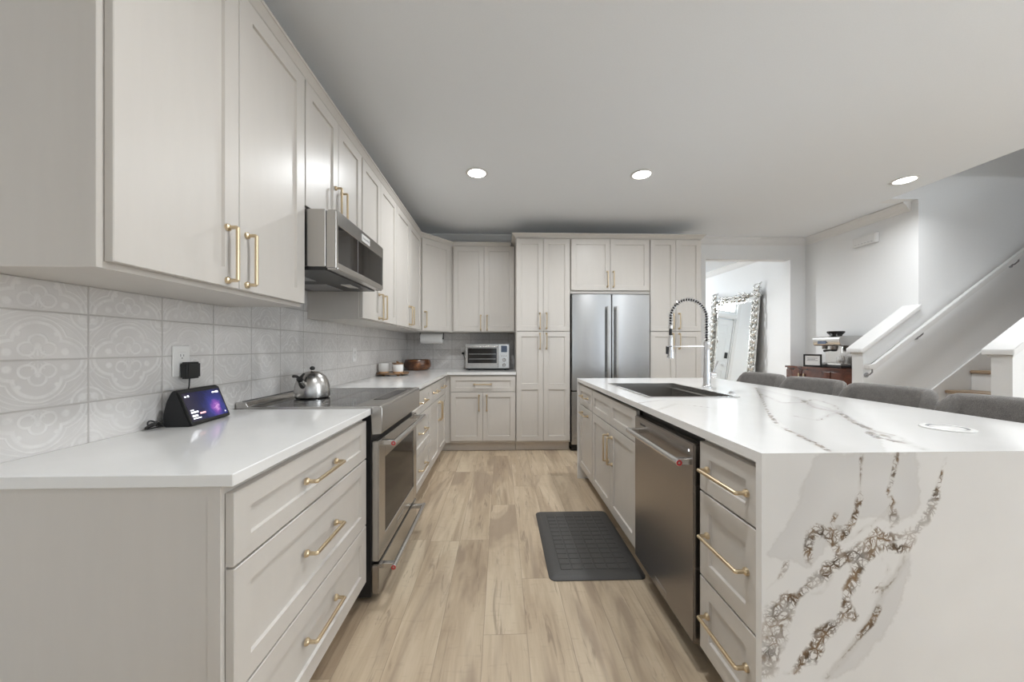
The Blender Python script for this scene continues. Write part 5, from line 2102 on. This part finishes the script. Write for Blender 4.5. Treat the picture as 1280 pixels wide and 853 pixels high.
def scroll(u, v, ang, L, wide, flip):
    """a tapering acanthus curl"""
    pts, rad = [], []
    x = y = 0.0
    a_ = ang
    n = 13
    for k in range(n):
        t = k / (n - 1)
        pts.append(Pm(u + x, v + y, 0.014 + 0.045 * math.sin(PI * min(1, t * 1.15))))
        rad.append(wide * (0.45 + 0.75 * math.sin(PI * (0.15 + 0.75 * t))) * (1 - 0.35 * t))
        st_ = L / n * (1.25 - 0.6 * t)
        x += math.cos(a_) * st_
        y += math.sin(a_) * st_
        a_ += flip * (0.08 + 0.62 * t * t)
    mb.tube(pts, rad, 7)


def clampuv(u, v):
    return min(max(u, 0.0), UW), min(max(v, 0.0), HM)


per = []
step = 0.105
nv = int((HM - 0.1) / step)
for k in range(nv + 1):
    v = 0.06 + (HM - 0.12) * k / nv
    per.append((BW / 2 - 0.002, v, PI / 2))
    per.append((UW - BW / 2 + 0.002, v, PI / 2))
nu = int((UW - 2 * BW) / step)
for k in range(1, nu):
    u = BW + (UW - 2 * BW) * k / nu
    per.append((u, HM - BW / 2 + 0.002, 0))
    per.append((u, BW / 2 - 0.002, 0))
for i, (u, v, d) in enumerate(per):
    s = 1 if i % 4 < 2 else -1
    for q in (-1, 1):
        a_ = d + q * s * rnd.uniform(0.5, 1.1)
        scroll(u + rnd.uniform(-.01, .01), v + rnd.uniform(-.01, .01), a_, rnd.uniform(0.15, 0.20), rnd.uniform(0.013, 0.019), -q * s)
    a_ = d + s * PI + rnd.uniform(-0.4, 0.4)
    scroll(u, v, a_, rnd.uniform(0.09, 0.12), rnd.uniform(0.010, 0.014), rnd.choice((-1, 1)) * 1.3)
for (u, v) in ((0.09, 0.09), (UW - 0.09, 0.09), (0.09, HM - 0.09), (UW - 0.09, HM - 0.09)):
    for k in range(6):
        scroll(u, v, k * PI / 3 + 0.3, 0.11, 0.016, 1 if k % 2 else -1)
mb.build('frame', M['silver'], mi, sharp=60)
mb = MB()
v = [mb.bm.verts.new(Pm(u, vv, w)) for u in (BW - 0.006, UW - BW + 0.006) for vv in (BW - 0.006, HM - BW + 0.006) for w in (0.0125, 0.0155)]
for q in ((0, 1, 3, 2), (4, 6, 7, 5), (0, 4, 5, 1), (2, 3, 7, 6), (0, 2, 6, 4), (1, 5, 7, 3)):
    mb.bm.faces.new([v[i] for i in q])
mb.build('mirror_glass', M['mirror'], mi)

# ---- entry door at the end of the hall
ey0, ey1 = HB + 0.030, HB + 0.075
mb = MB()
mb.box(DX0 + 0.03, DX1 - 0.03, ey0, ey1, 0.006, 2.05, 0.002)
dr1 = struct(mb.build('door_1', M['door_white']))
mb = MB()
for (x0, x1) in ((DX0 + 0.13, (DX0 + DX1) / 2 - 0.06), ((DX0 + DX1) / 2 + 0.06, DX1 - 0.13)):
    for (z0, z1) in ((0.25, 0.85), (1.05, 1.62), (1.72, 1.93)):
        for (a, b, c, d) in ((x0, x1, z0, z0 + 0.02), (x0, x1, z1 - 0.02, z1), (x0, x0 + 0.02, z0, z1), (x1 - 0.02, x1, z0, z1)):
            mb.box(a, b, ey0 - 0.007, ey0, c, d, 0.002)
mb.build('panel_molding', M['door_white'], dr1)
hx1 = DX0 + 0.10
mb = MB()
mb.box(hx1 - 0.035, hx1 + 0.035, ey0 - 0.022, ey0, 1.13, 1.27, 0.004)
mb.build('keypad_lock', M['black'], dr1)
mb = MB()
mb.cyl((hx1, ey0, 0.98), (hx1, ey0 - 0.008, 0.98), 0.034, 20)
mb.cyl((hx1, ey0, 0.98), (hx1, ey0 - 0.05, 0.98), 0.011, 12)
mb.tube([(hx1, ey0 - 0.048, 0.98), (hx1 + 0.11, ey0 - 0.048, 0.975)], [0.011, 0.008], 10)
mb.build('lever_handle', M['chrome'], dr1)
mb = MB()
cw_ = 0.075
mb.box(DX0 - cw_, DX0, HB - 0.016, HB, 0.002, 2.56, 0.002)
mb.box(DX1, DX1 + cw_, HB - 0.016, HB, 0.002, 2.56, 0.002)
mb.box(DX0, DX1, HB - 0.016, HB, 2.085, 2.185, 0.002)
struct(mb.build('trim_5', M['trim']))
mb = MB()
mb.box(DX0 + 0.0005, DX0 + 0.029, HB + 0.005, HB + 0.09, 0.002, 2.07)
mb.box(DX1 - 0.029, DX1 - 0.0005, HB + 0.005, HB + 0.09, 0.002, 2.07)
struct(mb.build('trim_6', M['trim']))

# ================================================================== UNSEEN UPLIGHTER ADDED TO BRIGHTEN THE CEILING
lx_, ly_ = 3.3, -1.0
fl_ = thing('added_uplighter', 'added tall slim uplighter, unseen on the living side, brightening the ceiling', 'lamp', (lx_, ly_, 0))
mb = MB()
mb.lathe([(0, 0.001), (0.14, 0.001), (0.14, 0.018), (0.02, 0.03), (0.012, 0.04), (0.012, 1.70), (0, 1.70)], (lx_, ly_, 0), 32)
mb.build('pole', M['black_metal'], fl_)
mb = MB()
mb.lathe([(0, 1.70), (0.05, 1.70), (0.17, 1.80), (0.175, 1.80), (0.168, 1.792), (0.05, 1.706), (0, 1.706)], (lx_, ly_, 0), 36)
mb.build('bowl_shade', M['ceramic'], fl_)
d = bpy.data.lights.new('added_uplight', 'AREA')
d.shape = 'DISK'
d.size = 0.22
d.energy = UPLIGHT_W
d.color = (0.92, 0.96, 1.0)
l = bpy.data.objects.new('added_uplight', d)
COL.objects.link(l)
l.parent = fl_
l.location = (0, 0, 1.785)
l.rotation_euler = (PI, 0, 0)

# ================================================================== RECESSED LIGHTS
def downlight(x, y, label, watt=None, z=CEIL):
    o = thing('ceiling_light', label, 'ceiling light', (x, y, z), 0, 'recessed ceiling lights')
    m = MB()
    m.lathe([(0.092, -0.0002), (0.095, -0.003), (0.088, -0.007), (0.074, -0.0075), (0.072, -0.003), (0.072, -0.0002)], (0, 0, 0), 40)
    m.build('trim_ring', M['trim'], o, local=True)
    m = MB()
    m.lathe([(0, -0.0045), (0.0715, -0.0045), (0.0715, -0.0005), (0, -0.0005)], (0, 0, 0), 40)
    m.build('lens', M['lens'], o, local=True)
    d = bpy.data.lights.new('lamp', 'AREA')
    d.shape = 'DISK'
    d.size = 0.135
    d.spread = math.radians(160)
    d.energy = watt or DOWNLIGHT_W
    d.color = (0.945, 0.975, 1.0)
    l = bpy.data.objects.new('lamp', d)
    COL.objects.link(l)
    l.parent = o
    l.location = (0, 0, -0.0085)
    return o


downlight(-0.202, 3.01, 'leftmost of the three round recessed ceiling lights, above the counter run')
downlight(1.198, 2.99, 'middle of the three round recessed ceiling lights, above the island')
downlight(3.55, 3.02, 'rightmost round recessed ceiling light, beside the stair opening')
for x, y in ((0.18, 0.95), (2.7, 0.6), (4.0, 0.6)):  # unseen fixtures added to light the near kitchen
    downlight(x, y, 'added round recessed ceiling light, unseen over the near half of the kitchen', DOWNLIGHT_W * (0.95 if x < 3 else 0.55))
for x in (5.2,):  # one more unseen fixture, added as light for the living side
    downlight(x, 0.9, 'added round recessed ceiling light, unseen over the living side')
downlight(2.35, 5.9, 'added round recessed ceiling light, unseen in the hall ceiling', HALL_W)  # unseen hall fixture, added to brighten the hall walls
